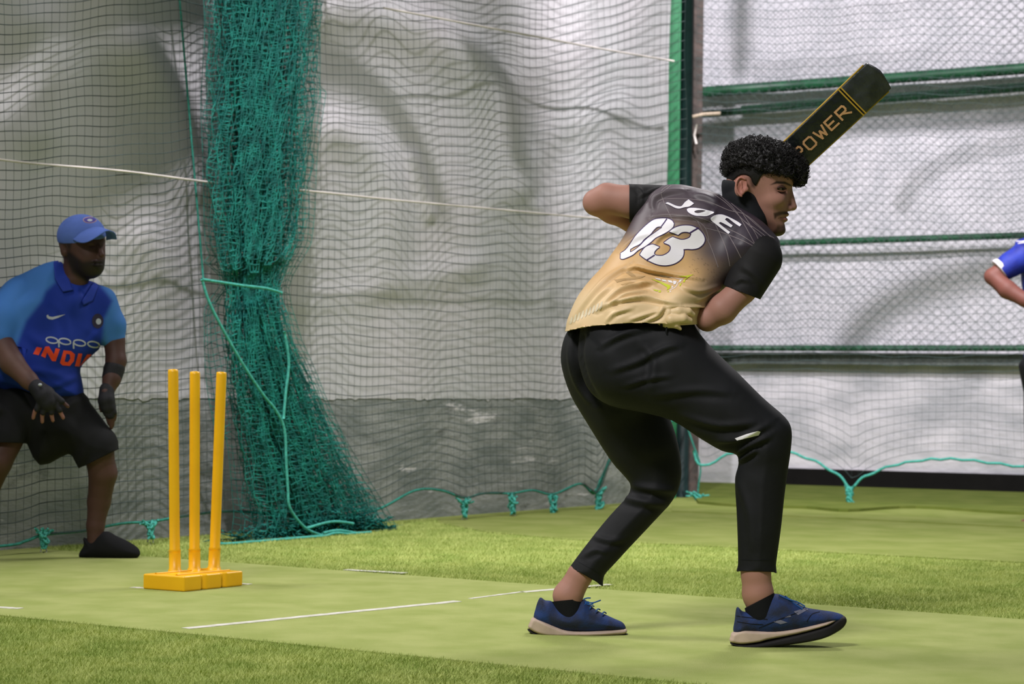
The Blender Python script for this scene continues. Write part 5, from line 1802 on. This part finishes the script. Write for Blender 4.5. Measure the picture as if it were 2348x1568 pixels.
q.infl([(191, 1232), (205, 1236), (222, 1224), (246, 1218), (270, 1230), (296, 1242), (318, 1258), (320, 1274), (300, 1282), (230, 1282), (186, 1279), (182, 1268), (192, 1250)], YK, 28, 0.045, ns=4,
       Dfun=[(205, 1260, YK, .038), (250, 1265, YK, .047), (300, 1270, YK, .045), (318, 1270, YK, .03)])
mesh_obj('shoe', *q.mesh(0.004, 1), M_shorts, keeper)
q = SDF(0.006)
q.infl([(-120, 1240), (-70, 1236), (-30, 1262), (-15, 1290), (-60, 1300), (-120, 1296)], YK - .1, 26, 0.045)
mesh_obj('shoe', *q.mesh(0.005, 1), M_shorts, keeper)

# ------------------------------------------------------------------ fielder at the right edge
YR = 12.1
fb_ = SDF(0.014)
fb_.chain([(2440, 790, YR, 36), (2440, 600, YR, 40), (2440, 545, YR, 28), (2445, 505, YR, 22)])
fb_.ell(P(2448, 470, YR), (30 * YR / F, 0.095, 44 * YR / F))
fb_.cone(P(2425, 472, YR), P(2420, 482, YR), 0.012, 0.015)
fb_.chain([(2372, 580, YR - .02, 30), (2310, 615, YR - .05, 24), (2276, 634, YR - .06, 19)])
fb_.chain([(2276, 634, YR - .06, 18), (2310, 664, YR - .12, 21), (2350, 688, YR - .18, 16), (2380, 704, YR - .22, 13)])
fb_.chain([(2385, 706, YR - .22, 14), (2400, 712, YR - .23, 15)])
for k in range(4):
    fb_.chain([(2402, 704 + k * 6, YR - .23, 4.2), (2418, 707 + k * 6, YR - .23, 3.9), (2426 - abs(k - 1) * 2, 713 + k * 5, YR - .22, 3.6)], k=0.003)
fb_.chain([(2394, 702, YR - .24, 5), (2408, 694, YR - .25, 4.4)], k=0.003)
fb_.chain([(2500, 575, YR, 28), (2540, 640, YR - .05, 22), (2480, 690, YR - .2, 15), (2430, 715, YR - .24, 13)])
fb_.chain([(2415, 810, YR, 26), (2392, 990, YR, 20), (2380, 1170, YR, 16)])
fb_.chain([(2470, 810, YR, 26), (2500, 990, YR, 18), (2500, 1170, YR, 16)])
fb_.chain([(2380, 1180, YR, 13), (2358, 1196, YR - .1, 9), (2346, 1198, YR - .13, 7)])
fb_.chain([(2500, 1180, YR, 13), (2520, 1196, YR - .1, 9)])
fV, fF = fb_.mesh(0.008, 2)
fieldr = mesh_obj('person', fV, fF, M_skin)
tag(fieldr, 'person at the right edge in blue jersey with white cuff, elbow bent', 'person')
set_dye(fieldr, np.tile(c3((118, 72, 62)), (len(fV), 1)))
js = SDF(0.014)
js.infl([(2420, 528), (2395, 532), (2348, 546), (2328, 556), (2340, 600), (2344, 650), (2354, 720), (2352, 800), (2350, 850), (2440, 856), (2532, 850), (2540, 700), (2545, 600), (2530, 550), (2470, 528)], YR, 55, 0.15, ns=3)
js.chain([(2362, 580, YR - .02, 36), (2318, 606, YR - .05, 29), (2296, 620, YR - .06, 26)])
jV, jF = js.mesh(0.007, 2)
jV, jF = cutmesh(jV, jF, [(((2284, 597), (2311, 636)), (2240, 560, 2335, 690))])
jersey = mesh_obj('jersey', jV, jF, M_navy, fieldr)
cf = SDF(0.004)
cf.chain([(2310, 610, YR - .05, 28), (2285, 622, YR - .06, 26)])
cf.cut(RN @ np.array([-0.80, -0.62, 0]), P(2286, 621, YR))
cf.cut(RN @ np.array([0.80, 0.62, 0]), P(2297, 615, YR))
mesh_obj('white_cuff', *cf.mesh(0.005, 1), M_whitec, jersey)
jb = bvh_of(jV, jF)
decal('shoulder_stripe', jb, ribbon_poly([(2330, 553), (2345, 553), (2360, 548)], 2) + ribbon_poly([(2334, 558), (2346, 556), (2360, 553)], 2), M_whitec, jersey, 0.002)
jt = SDF(0.014)
jt.infl([(2350, 815), (2348, 900), (2350, 1000), (2356, 1165), (2404, 1165), (2430, 950), (2445, 890), (2470, 1000), (2480, 1165), (2524, 1165), (2530, 1000), (2530, 815)], YR, 40, 0.11, ns=3)
mesh_obj('tracksuit_trousers', *jt.mesh(0.009, 2), M_black_cloth, fieldr)
hh_ = SDF(0.01)
hh_.ell(P(2452, 452, YR + .01), (33 * YR / F, 0.10, 34 * YR / F))
mesh_obj('hair', *hh_.mesh(0.008, 1), M_hair, fieldr)
